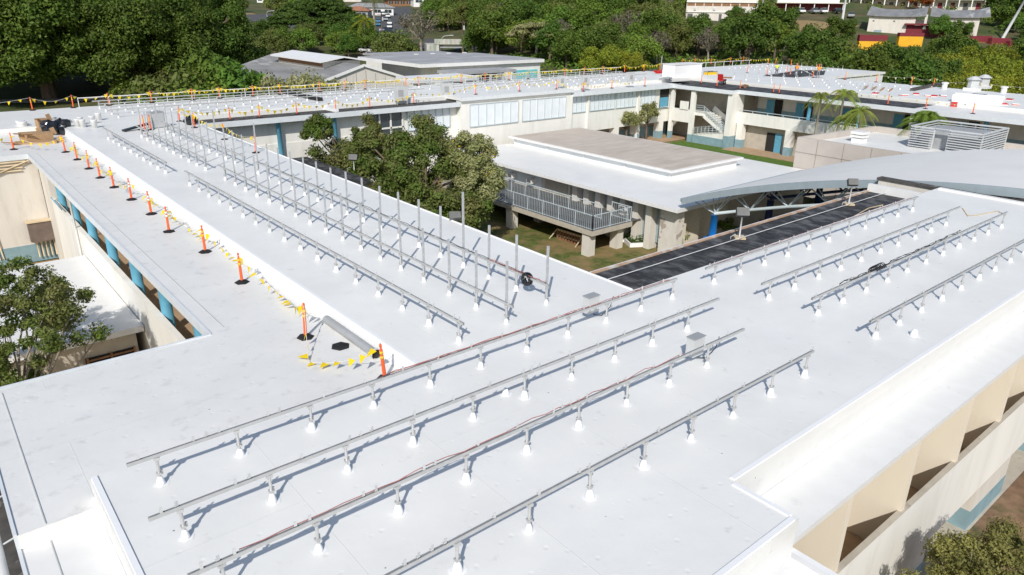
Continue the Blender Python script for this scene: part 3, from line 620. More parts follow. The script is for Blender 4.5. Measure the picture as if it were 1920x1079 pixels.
# louvred screen round the chillers
s0 = at(1790,282,HZ-.55)
ls = thing('louvre_screen', 'grey louvred screen around rooftop cooling machines', 'louvre screen', (s0.x,s0.y,HZ-.55), world=True)
X0, X1, YA, YB2, Z0, Z1 = s0.x-1.6, s0.x+4.2, s0.y-2.4, s0.y+3.3, HZ-.5, HZ+1.25
def louvres(p, q, n=9):
    m = MB()
    for k in range(n):
        z = Z0+.1+(Z1-Z0-.1)*k/(n-1); m.bar((p[0],p[1],z),(q[0],q[1],z),.16,.06)
    return m
louvres((X0,YA),(X0,YB2-3.1)).build('louvre_panel', M['lgrey'], ls); louvres((X0,YB2-1.9),(X0,YB2)).build('louvre_panel', M['lgrey'], ls)
louvres((X0,YB2),(X1,YB2)).build('louvre_panel', M['lgrey'], ls); louvres((X1,YA),(X1,YB2)).build('louvre_panel', M['lgrey'], ls); louvres((X0,YA),(X1,YA)).build('louvre_panel', M['lgrey'], ls)
fp = MB()
for x in (X0,X1):
    for y in (YA,YB2-3.1,YB2-1.9,YB2): fp.bar((x+.12,y,Z0-.05),(x+.12,y,Z1),.1,.1)
for x in (X0,X1): fp.bar((x+.1,YA,Z1+.05),(x+.1,YB2,Z1+.05),.25,.05)
for y in (YA,YB2): fp.bar((X0,y,Z1+.05),(X1,y,Z1+.05),.25,.05)
fp.build('screen_frame', M['lgrey'], ls)
for k in range(3):
    xx = X0+.8+k*1.6
    ch = tag(MB().box(xx,xx+1.2,YA+.5,YB2-.6,Z0-.05,Z1-.25).build('chiller', M['grey']), 'grey cooling machine inside the louvred screen, %s from the canopy side' % ORD[k], 'chiller', 'cooling machines inside the louvred screen')
# small dark-roofed block behind the long wing
db = thing('dark_roof_block', 'low block with a dark blue-black flat roof beside the courtyard trees', 'annex building', (18,44.6,G), world=True)
MB().box(17.1,24.4,44.5,55.3,-3.2,-3.0).build('roof', M['black'], db); MB().box(17.1,24.1,44.8,55,-9,-3.21).build('wall', M['creamlight'], db)
MB().box(24.1,24.14,45.5,47.5,-5.4,-4).box(22.2,23.4,44.72,44.78,-4.6,-3.6).build('window', M['dark'], db)
exec_later = []
# ---------------------------------------------------------------- solar racking rows
RH = .62
post_me = MB().tube([(0,0,.17),(0,0,RH-.04)], .029, 8).box(-.045,.045,-.045,.045,.22,.26).tube([(.05,.03,.2),(.05,.03,.29)], .022, 6).box(-.055,.055,-.04,.04,RH-.09,RH-.03).mesh('post', M['galv'])
ped_me = MB().lathe([(.104,0),(.094,.04),(.084,.09),(.07,.135),(.05,.175),(.034,.19)], 14).add([(.17*q*math.cos(a), .17*q*math.sin(a), .005) for a, q in [(i*math.pi/8, 1+.12*math.sin(i*2.3)) for i in range(16)]], [tuple(range(16))]).mesh('pedestal_flashing', M['coat'])
for i, p in enumerate(ped_me.polygons): p.use_smooth = i < 70
mast_me = MB().box(-.03,.03,-.03,.03,.18,1.83).mesh('mast', M['galv2'])
clip_me = MB().box(-.025,.025,-.004,.004,0,.11).box(-.025,.025,-.004,.06,0,.012).mesh('rail_clip', M['lgrey'])
def rack(name, label, p, q, sp=1.52, first=.5, masts=False, z0=0, axis='x', clips=True, rail=True, group='solar mounting rails on the white roof', clip_sp=.98, h=None):
    """p,q ends of the rail; posts every sp metres"""
    L = (Vector(q)-Vector(p)).length
    t = thing(name, label, 'mounting rail', (p[0],p[1],z0), 0 if axis == 'x' else math.pi/2, group)
    n = int((L-first-.1)/sp)+1
    if rail:
        m = MB().box(0,L,-.026,.026,RH-.022,RH-.018).box(0,L,-.026,-.022,RH-.0175,RH+.048).box(0,L,.022,.026,RH-.0175,RH+.048).box(0,L,-.0215,-.011,RH+.044,RH+.048).box(0,L,.011,.0215,RH+.044,RH+.048)
        r = m.build('rail', M['galv'], t)
    for k in range(n):
        x = first+k*sp + rnd.uniform(-.02,.02)
        po = inst('post', post_me, t, (x,0,0), rot=(rnd.uniform(-.03,.03), rnd.uniform(-.02,.02), rnd.uniform(-.3,.3)))
        inst('pedestal_flashing', ped_me, po, (0,0,0), sc_=(lambda q: (q*rnd.uniform(.92,1.08), q*rnd.uniform(.92,1.08), q*rnd.uniform(.85,1.2)))(rnd.uniform(.76,.96)))
        if masts and not (axis == 'y' and k in masts):
            inst('mast', mast_me, t, (x+.09,-.08,0), rot=(rnd.uniform(-.012,.012), rnd.uniform(-.012,.012),0), sc_=(1,1,rnd.uniform(.97,1.02) if rnd.random() < .93 else 1.45))
    if clips and rail:
        x = .2
        while x < L:
            inst('rail_clip', clip_me, t, (x,-.01,RH+.05), rot=(0,0,rnd.uniform(-.2,.2))); x += clip_sp*(1 if rnd.random() < .75 else .25)
    return t
RW = ['nearest the black roof', 'second out from the black roof', 'third out from the black roof', 'nearest the ledge edge']
for k, (y, xs) in enumerate(((12.9,(1.72,17.55)),(11.08,(1.62,17.2)),(9.38,(1.72,15.9)),(7.55,(1.9,16.15)))):
    rack('mounting_rail', 'near grey mounting rail in the foreground, the one %s' % RW[k], (xs[0],y), (xs[1],y), first=.5 if k < 3 else .32)
for k, (y, xs) in enumerate(((12.92,(19.05,35.1)),(10.98,(19.25,34.7)),(9.38,(19.35,35.4)),(7.52,(19.05,35.2)))):
    rack('mounting_rail', 'far grey mounting rail at the right, the one %s' % RW[k], (xs[0],y), (xs[1],y), first=.55)
t = tag(inst('pedestal_flashing', ped_me, None, at(1713,630,0), sc_=1.1), 'lone white cone-shaped flashing without a post near the right ledge', 'flashing')
t = tag(inst('pedestal_flashing', ped_me, None, at(948,740,0), sc_=.9), 'lone small white flashing between the first and second near rails', 'flashing')
NONE = ()
rack('mounting_rail', 'lower rail of the long roof closest to the left edge step, without masts', (10.24,14.2), (10.24,37.9), 1.43, .25, axis='y')
rack('mounting_rail', 'middle rail of the long roof with a row of tall masts', (12.04,14.3), (12.04,38.4), 1.43, .3, masts=(99,), axis='y')
rack('mounting_rail', 'outer rail of the long roof beside the courtyard with tall masts', (13.93,14.9), (13.93,38.0), 1.43, .1, masts=(99,), axis='y')
rack('mounting_rail', 'far rail of the long roof closest to the left edge step, without masts', (10.1,40.5), (10.1,55.0), 1.43, .4, axis='y')
rack('mounting_rail', 'far middle rail of the long roof with thin masts, beyond the gap', (12.04,40.2), (12.04,54.5), 1.43, .3, masts=(99,), axis='y')
rack('mounting_rail', 'far outer rail of the long roof with thin masts, beyond the gap', (13.93,39.6), (13.93,55.5), 1.43, .3, masts=(99,), axis='y')
for k, (a, b) in enumerate(((12.5,41.5),(44.5,76))):
    for j, y in enumerate((63.9,66.0,68.2,70.4)):
        rack('mounting_rail', '%s low mounting rail on the far wing roof, %s from the front edge' % (('left','right')[k], ORD[j]), (a,y), (b,y), 1.52, .5, clips=False, group='mounting rails on the far wing roof')
for j, x in enumerate((86,89,92,95)):
    rack('mounting_rail', 'row of white flashings on the right wing roof, %s from its inner edge' % ORD[j], (x,38), (x,60), 1.9, .5, axis='y', rail=False, group='rows of white flashings on the right wing roof')
for j, y in enumerate((58,61.5,65,68.5)):
    rack('mounting_rail', 'row of white flashings on the far annex roof, %s from its near edge' % ORD[j], (100.5,y), (117,y), 1.52, .5, rail=False, group='rows of white flashings on the far annex roof')
# electrical boxes and cables on the rails
for (px,py,lab) in ((1112,600,'grey junction box under the rail nearest the black roof'),(1307,682,'grey junction box on the third near rail')):
    c = at(px,py,0); t = thing('junction_box', lab, 'junction box', (c.x,c.y,0))
    MB().box(-.22,.22,.0,.24,.22,.72).build('box_body', M['lgrey'], t); MB().box(-.24,.24,-.02,.26,.725,.74).build('box_lid', M['grey'], t)
    MB().tube([(.1,.1,.22),(.12,.1,.1),(.35,.0,.05),(.6,-.1,.3),(.7,-.1,.6)], .012, 6).build('cable', M['blackcable'], t)
def cable(label, p, q, z, mt, amp=.03, r=.009, seed=1, step=.35, name='cable', n=2):
    R = random.Random(seed); m = MB(); p = Vector(p); q = Vector(q); L = (q-p).length
    for j in range(n):
        pts = []; k = 0
        while k*step <= L:
            c = p.lerp(q, k*step/L); pts.append((c.x+R.uniform(-amp,amp), c.y+R.uniform(-amp,amp), z+.01+abs(R.gauss(0,.02)))); k += 1
        m.tube(pts, r, 5)
    return tag(m.build(name, mt, smooth=True), label, 'cable')
cable('red cable lying along the first near rail', (7,12.9), (17.3,12.9), RH+.06, M['redcable'])
cable('red and grey cable lying along the third near rail', (2.5,9.38), (13.5,9.38), RH+.06, M['redcable'], seed=3, n=1)
cable('black cables strapped to the third far rail', (21,9.38), (30.5,9.38), RH+.07, M['blackcable'], seed=5, n=3, amp=.06)
cable('pinkish cable along the far rail nearest the black roof', (19.3,12.92), (34.5,12.92), RH+.06, M['redcable'], seed=8, n=1)
cable('grey cable on the outer long-roof rail', (13.93,16), (13.93,38), RH+.06, M['blackcable'], seed=9, n=1, r=.01)
cable('red cable near the end of the outer long-roof rail', (13.93,15), (13.93,18), RH+.06, M['redcable'], seed=11, amp=.06)
c = at(1022,545,0)
cr = MB()
for k in range(7):
    R0 = .15+.015*k; pts = [(13.93+.06*math.sin(k*2+a), 15.9+R0*math.cos(a)*.9, .56+(R0)*math.sin(a)*.8) for a in np.linspace(0,2*math.pi,18)]; cr.tube(pts, .028, 5, False)
tag(cr.build('cable_coil', M['bag'], smooth=True), 'black coil of cable wrapped in plastic hanging on the outer rail', 'cable coil')
c = at(1580,530,0); cr = MB()
for k in range(6):
    cr.tube([(c.x+k*.12+.12*math.cos(a)*2, 9.38+.12*math.sin(a), RH+.1+.05*math.sin(2*a)) for a in np.linspace(0,6.28,14)], .015, 5, False)
tag(cr.build('cable_coil', M['blackcable'], smooth=True), 'small tangle of cable on the third far rail', 'cable coil')
for pts, lab in (([(1805,390),(1815,405),(1835,403),(1870,396),(1882,402)],'tan hose trailing between the ends of the far rails'),):
    P = [at(a,b,.03) for a,b in pts]; tag(MB().tube([(p.x,p.y,.03) for p in P], .02, 6).build('hose', M['tan'], smooth=True), lab, 'hose')
P = [at(a,b,ZL) for a,b in ((1583,425),(1600,408),(1628,392),(1645,388),(1655,386))]
tag(MB().tube([(p.x,p.y,ZL+.03) for p in P], .025, 6).build('hose', M['tan'], smooth=True), 'tan hose lying on the black roof', 'hose')
# ---------------------------------------------------------------- delineator posts and bunting
def make_post():
    t = thing('delineator_post', '', 'delineator post')
    MB().lathe([(.055,.04),(.05,.06),(.042,.9),(.03,.93),(.025,.99),(.035,1.0),(.035,1.05),(.02,1.08)], 12).build('tube', M['orange'], t, True)
    MB().lathe([(.25,0),(.25,.02),(.21,.045),(.09,.06),(.07,.1)], 6).build('base', M['rubber'], t)
    for z in (.68,.82): MB().lathe([(.0475,z-.045),(.0475,z+.045)], 12).build('band', M['yellowband'], t, True)
    return t
dp = make_post(); used = [False]
mesh_white = None
tops = {}
def put_post(p, label, group, lean=None, white=False, key=None):
    global mesh_white
    o = dp if not used[0] else copy_tree(dp); used[0] = True
    o.location = p; lx, ly = lean if lean else (rnd.uniform(-.03,.03), rnd.uniform(-.03,.03))
    o.rotation_euler = (lx, ly, rnd.uniform(0,3)); o['label'] = label; o['group'] = group
    if white:
        for ch in o.children:
            if ch.name.startswith('band'):
                ch.data = ch.data.copy(); ch.data.materials[0] = M['whiteband']
    R_ = o.rotation_euler.to_matrix(); tp = Vector(p) + R_ @ Vector((0,0,1.02))
    return tp
pen_me = MB().add([(-.11,0,0),(.11,0,0),(.01,.01,-.27)],[(0,1,2)]).mesh('pennant', M['pennant'])
pen_me2 = MB().add([(-.11,0,0),(.11,0,0),(.01,.01,-.27)],[(0,1,2)]).mesh('pennant', M['palepennant'])
def bunting(label, pts, sag=.3, sp=.42, pale=False, size=1.0, group='yellow pennant lines on the roofs', low=None, skip=0):
    t = thing('pennant_line', label, 'pennant line', pts[0], group=group)
    o = Vector(pts[0]); line = []; cnt = 0; acc = .25
    for a, b in zip(pts[:-1], pts[1:]):
        L = (b-a).length; s = sag*min(1, L/3)*rnd.uniform(.75,1.2); n = 12
        f = lambda u: a.lerp(b,u) - Vector((0,0,4*s*u*(1-u)))
        seg = [f(i/n) for i in range(n+1)]
        if low is not None:
            for q in seg: q.z = max(q.z, low+.02)
        line += [q-o for q in seg[:-1]]
        u = acc
        while u < L-.05:
            q = f(u/L)
            if low is not None: q.z = max(q.z, low+.03)
            if cnt < 100 and rnd.random() > skip:
                d = (b-a); on = low is not None and q.z < low+.25
                inst('pennant', pen_me2 if pale else pen_me, t, q-o, rot=(math.pi/2*.93 if on else rnd.gauss(0,.5), rnd.gauss(0,.12), math.atan2(d.y,d.x)+rnd.gauss(0,.25)), sc_=size*rnd.uniform(.85,1.12)); cnt += 1
            u += sp*rnd.uniform(.85,1.15)
        acc = .25
    line.append(pts[-1]-o)
    m = MB(); m.tube(line, .008, 4); r = m.build('cord', M['rope']); r.parent = t
    return t
gp = 'orange delineator posts along the left lower roof'
pix = [(722,712),(573,633),(454,530),(385,473),(317,435),(284,402),(247,375),(214,352),(188,334),(167,317),(145,300),(123,286)]
tp = []
for i, (a, b) in enumerate(pix):
    p = at(a,b,ZL); 
    tp.append(put_post(p, 'orange post with black base on the left lower roof, %s from the near end' % ORD[i], gp, white=i in (4,5,6), lean=(.0,-.12) if i == 0 else None))
# pennant line: low curves near the front, lying on the roof further back
base = [at(a,b,ZL) for a,b in pix]
def mid(i, off, z): m_ = (base[i]+base[i+1])/2 + off; return Vector((m_.x,m_.y,z))
tag(bunting('yellow pennant line looping low between the two nearest orange posts', [tp[0], mid(0,Vector((-1.1,-.3,0)),ZL+.06)+Vector((.8,-.5,.25)), mid(0,Vector((-.9,.2,0)),ZL+.05), tp[1]], .12, .4, low=ZL))
tag(bunting('yellow pennant line strung from the second to the seventh orange post on the left roof', [tp[1]]+[x for i in range(1,6) for x in (mid(i,Vector((.55,0,0)),ZL+.15), tp[i+1])], .18, .42, low=ZL))
tag(bunting('yellow pennant line along the furthest orange posts of the left lower roof', [tp[i] for i in range(6,12)], .55, .36, low=ZL))
p1 = put_post(at(26,281,ZL), 'orange post alone at the left picture edge on the lower roof', gp)
bunting('yellow pennant line from the left edge in front of the heap of boxes', [at(-60,292,ZL)+Vector((0,0,.9)), p1, tp[-1]], .5, .55)
bs = MB().lathe([(.27,0),(.27,.02),(.23,.045),(.09,.06)], 6, (8.0,17.0,ZL))
tag(bs.build('post_base', M['rubber']), 'loose black rubber post base without a post, beside the grey pipe', 'post base')
a, b = Vector((8.42,18.7,ZL)), Vector((8.42,15.75,ZL))
pt = thing('plastic_pipe', 'thick grey plastic pipe lying by the roof step', 'pipe', a, world=True)
MB().tube([a+Vector((0,0,.13)), b+Vector((0,0,.13))], .125, 18, False).build('pipe_wall', M['grey'], pt, True)
d = (b-a).normalized(); MB().tube([b+Vector((0,0,.13))-d*.05, b+Vector((0,0,.13))+d*.06], .15, 18, False).build('pipe_socket', M['lgrey'], pt, True); MB().tube([b+Vector((0,0,.13))-d*.6, b+Vector((0,0,.13))+d*.04], .105, 18, True).build('pipe_bore', M['dark'], pt, True)
MB().tube([a+Vector((0,0,.13))+d*.02, a+Vector((0,0,.13))-d*.02], .12, 18).build('pipe_end', M['grey'], pt)
# courtyard-side posts of the long roof
g2 = 'orange posts on the courtyard side of the long roof'
q1 = [put_post(at(a,b,0), 'orange post on the courtyard edge of the long roof, %s from the near end' % ORD[i], g2) for i, (a,b) in enumerate(((480,287),(421,262),(365,240),(337,228)))]
bunting('yellow pennant line above the courtyard edge of the long roof', q1, .35, .36)
for k, (a,b) in enumerate(((265,244),(272,246),(283,244))):
    put_post(at(a,b,0), 'orange post in the tight cluster by the tool box, %s from the left' % ORD[k], 'cluster of orange posts on the long roof', lean=(.05*(k-1),.05))
# dark strip of the far wing
g3 = 'orange posts on the lower strip of the far wing'
q2 = [put_post(at(a,b,ZL), 'orange post on the dark lower strip of the far wing, %s from the left' % ORD[i], g3) for i, (a,b) in enumerate(((432,226),(487,221),(557,215),(630,210),(694,203),(776,195)))]
bunting('yellow pennant line over the dark strip of the far wing', [q1[-1]]+q2, .5, .55, size=1.25)
q3 = [put_post(at(a,b,z), 'orange post on the front edge of the far wing roof, %s from the left' % ORD[i], g3) for i, (a,b,z) in enumerate(((892,178,0),(974,172,0),(1043,168,0),(1094,172,ZL),(1147,166,ZL),(1209,162,ZL)))]
bunting('pale yellow pennant line on the front of the far wing roof, right half', [q2[-1]]+q3, .5, .6, pale=False, size=1.2)
# back edge of the far wing
g4 = 'orange posts along the back edge of the far wing'
bp = [(65,210),(144,206),(208,200),(287,194),(360,188),(408,184),(470,180),(526,178),(590,171),(635,168),(675,166),(750,161),(776,160),(856,155),(907,153),(950,150),(988,148),(1051,143),(1081,140),(1116,138),(1164,136),(1192,133),(1231,132),(1251,129)]
q4 = [put_post(Vector((at(a,b,0).x, 72.0, 0)), 'orange post on the back edge of the far wing, %s from the left' % (ORD+['twenty-first','twenty-second','twenty-third','twenty-fourth'])[i], g4) for i, (a,b) in enumerate(bp)]
for k_, (a_, b_) in enumerate(((0,4),(3,8),(7,12),(11,16),(15,20),(19,24))): bunting('yellow pennant line on the back edge of the far wing, %s stretch from the left' % ORD[k_], ([q4[0]-Vector((10,0,0))] if a_ == 0 else [])+q4[a_:b_], .35, .42 if k_ else .8, size=1.3)
ry = 72.3
def back_rail(label, x0, x1, y=ry, z=0, name='guard_rail', along='x'):
    t = thing(name, label, 'guard rail', (x0,y,z) if along == 'x' else (y,x0,z), world=True, group='guard rails on the far roofs'); m = MB(); 
    if along == 'x':
        m.bar((x0,y,z+.75),(x1,y,z+.75),.06,.06); m.build('top_rail', M['white'], t)
        for x in np.arange(x0,x1+.1,2.4): MB().bar((x,y,z),(x,y,z+.72),.05,.05).build('rail_post', M['white'], t)
    return t
back_rail('white pipe guard rail at the back of the far wing, left part', 11.8, 46); back_rail('white pipe guard rail at the back of the far wing, right part', 48, 80)
back_rail('white pipe guard rail at the back of the far annex', 90, 112, 71.9)
g5 = 'orange posts on the right wing roofs'
q5 = [put_post(Vector((99.0, at(a,b,0).y, 0)), 'orange post on the outer edge of the right wing, %s from the left' % ORD[i], g5) for i, (a,b) in enumerate(((1571,151),(1629,156),(1692,162),(1730,166),(1804,171)))]
bunting('faded pennant line on the outer edge of the right wing', q5+[q5[-1]+Vector((0,-9,0))], .3, 1.0, pale=True)
q6 = [put_post(Vector((79.0 if i > 0 else 80.5, at(a,b,ZL).y, ZL)), 'orange post on the courtyard side of the right wing, %s from the left' % ORD[i], g5) for i, (a,b) in enumerate(((1312,158),(1370,161),(1428,164),(1483,171),(1530,168),(1612,181),(1704,191),(1779,197),(1868,205)))]
q7 = [put_post(Vector(fr_) , 'orange post on the far annex roof, %s from the left' % ORD[i], g5) for i, fr_ in enumerate([(at(a,b,0)) for a,b in ((1278,123),(1303,122),(1333,122),(1369,120),(1393,118),(1440,122),(1454,121),(1483,124),(1401,137),(1438,141),(1475,138),(1481,142),(1524,146))])]
bunting('yellow pennant line along the back of the far annex roof', q7[:6], .3, .5, size=1.3)
bunting('yellow pennant line along the inner edge of the right wing', [q6[5],q6[6],q6[7],q6[8]], .3, .8, pale=True)
# ---------------------------------------------------------------- equipment on the roofs
def ac_unit(p, label, s=1.0):
    t = thing('condenser_unit', label, 'air conditioner', p, -.1, 'air conditioning units on the far wing')
    MB().box(-.5*s,.5*s,-.2,.2,.35,1.35*s).build('casing', M['lgrey'], t)
    MB().box(-.32*s,.12*s,-.215,-.203,.62*s,1.1*s).build('fan_grille', M['grey'], t)
    l = MB(); 
    for x in (-.42,.42): l.bar((x*s,-.15,0),(x*s,-.15,.35),.05,.05).bar((x*s,.15,0),(x*s,.15,.35),.05,.05)
    l.build('stand', M['lgrey'], t)
    return t
for i, (a, b, z, s, lb) in enumerate(((753,196,ZL,1.25,'large grey condenser on the dark strip above the tree'),(838,187,ZL,1.2,'grey condenser at the right end of the dark strip'),(1053,166,0,1.0,'condenser unit on the far wing next to the second windows'),(1097,164,0,1.0,'condenser unit at mid right of the far wing roof'),(1182,158,0,.95,'rightmost condenser unit on the far wing roof'))):
    ac_unit(at(a,b,z), lb, s)
p = at(295,240,0); t = thing('tool_chest', 'grey metal box standing on the long roof behind the masts', 'metal box', p, .3)
MB().box(-.5,.5,-.3,.3,.0,1.15).build('cabinet', M['grey'], t); MB().box(-.45,.45,-.33,-.305,.08,1.05).build('panel', M['lgrey'], t)
p = at(262,243,0); tag(MB().bar(p+Vector((-1.2,-.6,.1)), p+Vector((1.1,.5,.35)), .3, .12).bar(p+Vector((1.0,.3,.1)), p+Vector((1.5,.6,.5)), .35,.3).blob(p+Vector((3.6,.2,.3)),(.5,.4,.35),3).build('tool_bag', M['bag']), 'black tool bag and bundled gear by the orange posts cluster', 'tool bag')
def bucket(p, label, mt=None, grp='white buckets on the roofs', s=1):
    t = thing('bucket', label, 'bucket', p, 0, grp)
    MB().lathe([(.13*s,0),(.155*s,.36*s),(.165*s,.37*s),(.165*s,.4*s)], 14).build('bucket_body', mt or M['white'], t, True)
    MB().lathe([(.168*s,.395*s),(.168*s,.42*s)], 14).build('lid', M['white'], t)
for i, (a, b) in enumerate(((147,238),(152,234),(156,239),(174,232),(178,240),(186,226))):
    bucket(at(a,b,0), 'white bucket near the corner heap of the long roof, %s from the left' % ORD[i], s=1.35)
for i, (a, b) in enumerate(((42,246),(46,248))): bucket(at(a,b,ZL), 'tall white container left of the cardboard heap, %s from the left' % ORD[i], s=1.8)
# heap of boxes and bags
hp = [('card','cardboard_box','open cardboard box at the left of the heap',(55,263),(.55,.5,.5)),('card','cardboard_box','wide cardboard box in front of the heap',(75,265),(.75,.5,.55)),('card','cardboard_box','tall cardboard box standing up in the heap',(83,249),(.35,.35,1.0)),('card','cardboard_box','flattened cardboard under the pennants',(68,269),(1.3,.4,.12))]
for mt, nm, lb, (a,b), (sx,sy_,sz) in hp:
    p = at(a,b,ZL); t = thing(nm, lb, 'box', p, rnd.uniform(-.6,.3), 'boxes in the heap on the left roof')
    MB().box(-sx,sx,-sy_,sy_,0,sz).build('carton', M[mt], t)
    MB().bar((-sx,-sy_,sz),(-sx-.1,-sy_-.3,sz+.12),sx*.8,.02).bar((sx,0,sz),(sx+.28,0,sz+.08),.02,.5).build('flap', M['card'], t)
for i, ((a,b), r, lb) in enumerate((((97,253),(.62,.55,.55),'big shiny black trash bag in the middle of the heap'),((118,250),(.6,.5,.55),'black trash bag at the right end of the heap'),((110,243),(.9,.6,.45),'grey tarpaulin bundle at the back of the heap'),((122,253),(.35,.3,.25),'small dark bag at the front right of the heap'))):
    p = at(a,b,ZL); tag(MB().blob(p+Vector((0,0,r[2]*.75)), r, i, .3, 16, 10).build('trash_bag', M['grey'] if i == 2 else M['bag'], smooth=False), lb, 'trash bag', 'bags in the heap on the left roof')
p = at(112,251,ZL); tag(MB().blob(p+Vector((0,0,.4)), (.45,.4,.35), 9, .35, 12, 8).build('clear_bag', M['lgrey']), 'pale plastic bag of rubbish between the black bags', 'trash bag', 'bags in the heap on the left roof')
p = at(104,266,ZL); tag(MB().lathe([(.42,0),(.42,.03),(.3,.06)], 6, p).build('post_base', M['rubber']), 'black post base lying flat beside the heap', 'post base')
# skylight-like ridge on the far wing, long black curb
a, b = at(537,176,0), at(601,190,0)
tag(MB().bar(a+Vector((0,0,.15)), b+Vector((0,0,.15)), .5, .3).build('roof_curb', M['rubber']), 'long black roof curb slanting over the far wing', 'roof curb')
a, b = at(600,204,ZL), at(632,211,ZL)
tag(MB().bar(a+Vector((0,0,.15)), b+Vector((0,0,.15)), .35, .25).build('roof_divider', M['coat']), 'white divider on the dark strip of the far wing', 'roof curb')
# scattered construction gear on the far roofs
gear = [(1245,140,'red_frame','red folded lift frame on the far wing roof','red',(1.9,.25,.5)),(1262,148,'debris','pile of torn roofing near the corner','wood',(1.6,.9,.35)),(1247,152,'debris','grey scrap pile beside the corner of the far wing','grey',(1.2,.6,.25)),
 (1331,146,'generator','yellow generator on the black roof','yellow',(1.0,.5,.75)),(1362,150,'material_pile','brown pile of rolls on the black roof','wood',(1.1,.5,.5)),(1398,160,'plank_stack','orange planks on the black roof','wood',(1.6,.12,.06)),
 (1222,136,'tarp','dark sheet on the far wing roof','dgrey',(1.4,.8,.12)),(1278,136,'tarp','black sheet near the white plant box','dgrey',(1.2,.5,.1)),
 (1648,172,'board_stack','yellowish board stack on the right wing','card',(1.8,.9,.15))]
for a, b, nm, lb, mt, s in gear:
    p = at(a,b,-.2 if mt != 'yellow' else ZL); t = thing(nm, lb, nm.replace('_',' '), (p.x,p.y,ZL if p.x > 78 and b > 145 and b < 165 else 0), rnd.uniform(-.5,.5))
    m = MB()
    if nm in ('debris','material_pile','tarp'):
        for k in range(5): m.blob((rnd.uniform(-s[0],s[0])*.6, rnd.uniform(-s[1],s[1])*.5, s[2]*.5), (s[0]*.4,s[1]*.5,s[2]*.6), k, .4, 8, 5)
        m.bar((-s[0],0,.1),(s[0]*.8,.2,s[2]),.08,.08); m.build('heap', M[mt], t)
    elif nm == 'generator':
        m.box(-.9,.9,-.4,.4,.2,.75).build('housing', M['yellow'], t); MB().tube([(-.9,-.4,.0),(-.9,-.4,.85),(.9,-.4,.85),(.9,-.4,.0)],.05,6).tube([(-.9,.4,.0),(-.9,.4,.85),(.9,.4,.85),(.9,.4,.0)],.05,6).build('frame', M['dgrey'], t)
    else:
        for k in range(4): m.bar((-s[0],(k-1.5)*s[1],.06+.08*k),(s[0],(k-1.2)*s[1],.1+s[2]*k*.25),.15,.1)
        m.build('bars', M[mt], t)
# red hand cart
p = at(1352,158,ZL); t = thing('hand_cart', 'red wheeled cart on the black roof corner', 'cart', p, .4)
MB().box(-.7,.7,-.4,.4,.45,.6).bar((-.7,0,.6),(-1.0,0,1.3),.7,.06).build('tray', M['red'], t)
for x in (-.45,.45):
    wv = MB().lathe([(.3,-.06),(.3,.06)], 14).build('wheel', M['rubber'], t); wv.location = (x,-.45,.3); wv.rotation_euler = (math.pi/2,0,0)
    hb = MB().lathe([(.12,-.07),(.12,.07)], 10).build('hub', M['white'], wv)
# tool boxes and coolers on the right wing
for i, (a, b, c_) in enumerate(((1692,187,'red'),(1750,189,'white'),(1766,188,'red'),(1788,200,'red'),(1824,196,'dgrey'),(1880,205,'white'),(1903,205,'orange'),(1890,196,'white'),(1716,185,'white'),(1738,188,'orange'),(1600,183,'dgrey'),(1640,184,'white'),(1737,171,'red'))):
    p = at(a,b,ZL); t = thing('cooler' if i % 2 else 'tool_box', '%s box of roofing gear on the right wing, %s from the left' % ({'dgrey':'dark grey'}.get(c_,c_), ORD[sorted([1692,1750,1766,1788,1824,1880,1903,1890,1716,1738,1600,1640,1737]).index(a)]), 'box', p, rnd.uniform(-.6,.6), 'boxes of gear on the right wing')
    MB().box(-.45,.45,-.28,.28,0,.5).build('box_body', M[c_], t); MB().box(-.47,.47,-.3,.3,.505,.58).build('lid', M['white'] if c_ != 'white' else M['red'], t)
for i, (x0, x1, b) in enumerate(((1795,1835,200),(1828,1865,202))):
    a_, b_ = at(x0,b,ZL), at(x1,b,ZL); t = thing('sheeted_stack', 'stack of roofing material under a white sheet, %s one' % ('left','right')[i], 'stack', ((a_.x+b_.x)/2,(a_.y+b_.y)/2,ZL), -1.45, 'sheeted stacks on the right wing')
    MB().box(-1.5,1.5,-.6,.6,0,1.15).box(-1.35,1.4,-.5,.5,1.15,1.3).build('sheet', M['coat'], t); MB().box(-1.55,1.55,-.65,.65,-.0,.12).build('pallet', M['wood'], t)
for i, (a, b) in enumerate(((1822,170),(1842,166))):
    p = at(a,b,0); t = thing('exhaust_fan', 'silver rooftop ventilator with cap at the right, %s one' % ('left','right')[i], 'ventilator', p, 0, 'silver rooftop ventilators')
    MB().box(-.75,.75,-.75,.75,0,.3).build('curb', M['white'], t); MB().lathe([(.62,.3),(.62,1.25)], 8).build('drum', M['lgrey'], t); MB().lathe([(.85,1.26),(.3,1.6),(.02,1.65)], 8).build('cap', M['lgrey'], t)
for i, (a, b) in enumerate(((1770,167),(1881,175))):
    p = at(a,b,0); tag(MB().lathe([(.3,0),(.3,.6),(.4,.62),(.4,.75)], 10, p).build('vent_pipe', M['white'], smooth=False), 'white capped vent pipe on the right wing, %s one' % ('left','right')[i], 'vent')
tag(MB().bar(at(1710,171,0)+Vector((0,0,.15)), at(1762,160,0)+Vector((0,0,.15)), .5, .3).build('roof_curb', M['gravel']), 'raised dark joint across the right wing roof', 'roof curb')
tag(MB().prism([at(1430,143,0)[:2], at(1490,146,0)[:2], at(1545,141,0)[:2], at(1548,133,0)[:2], at(1500,132,0)[:2]], .006, .03).build('roof_patch', M['black']), 'black unfinished roof patch behind the workers', 'roof patch')
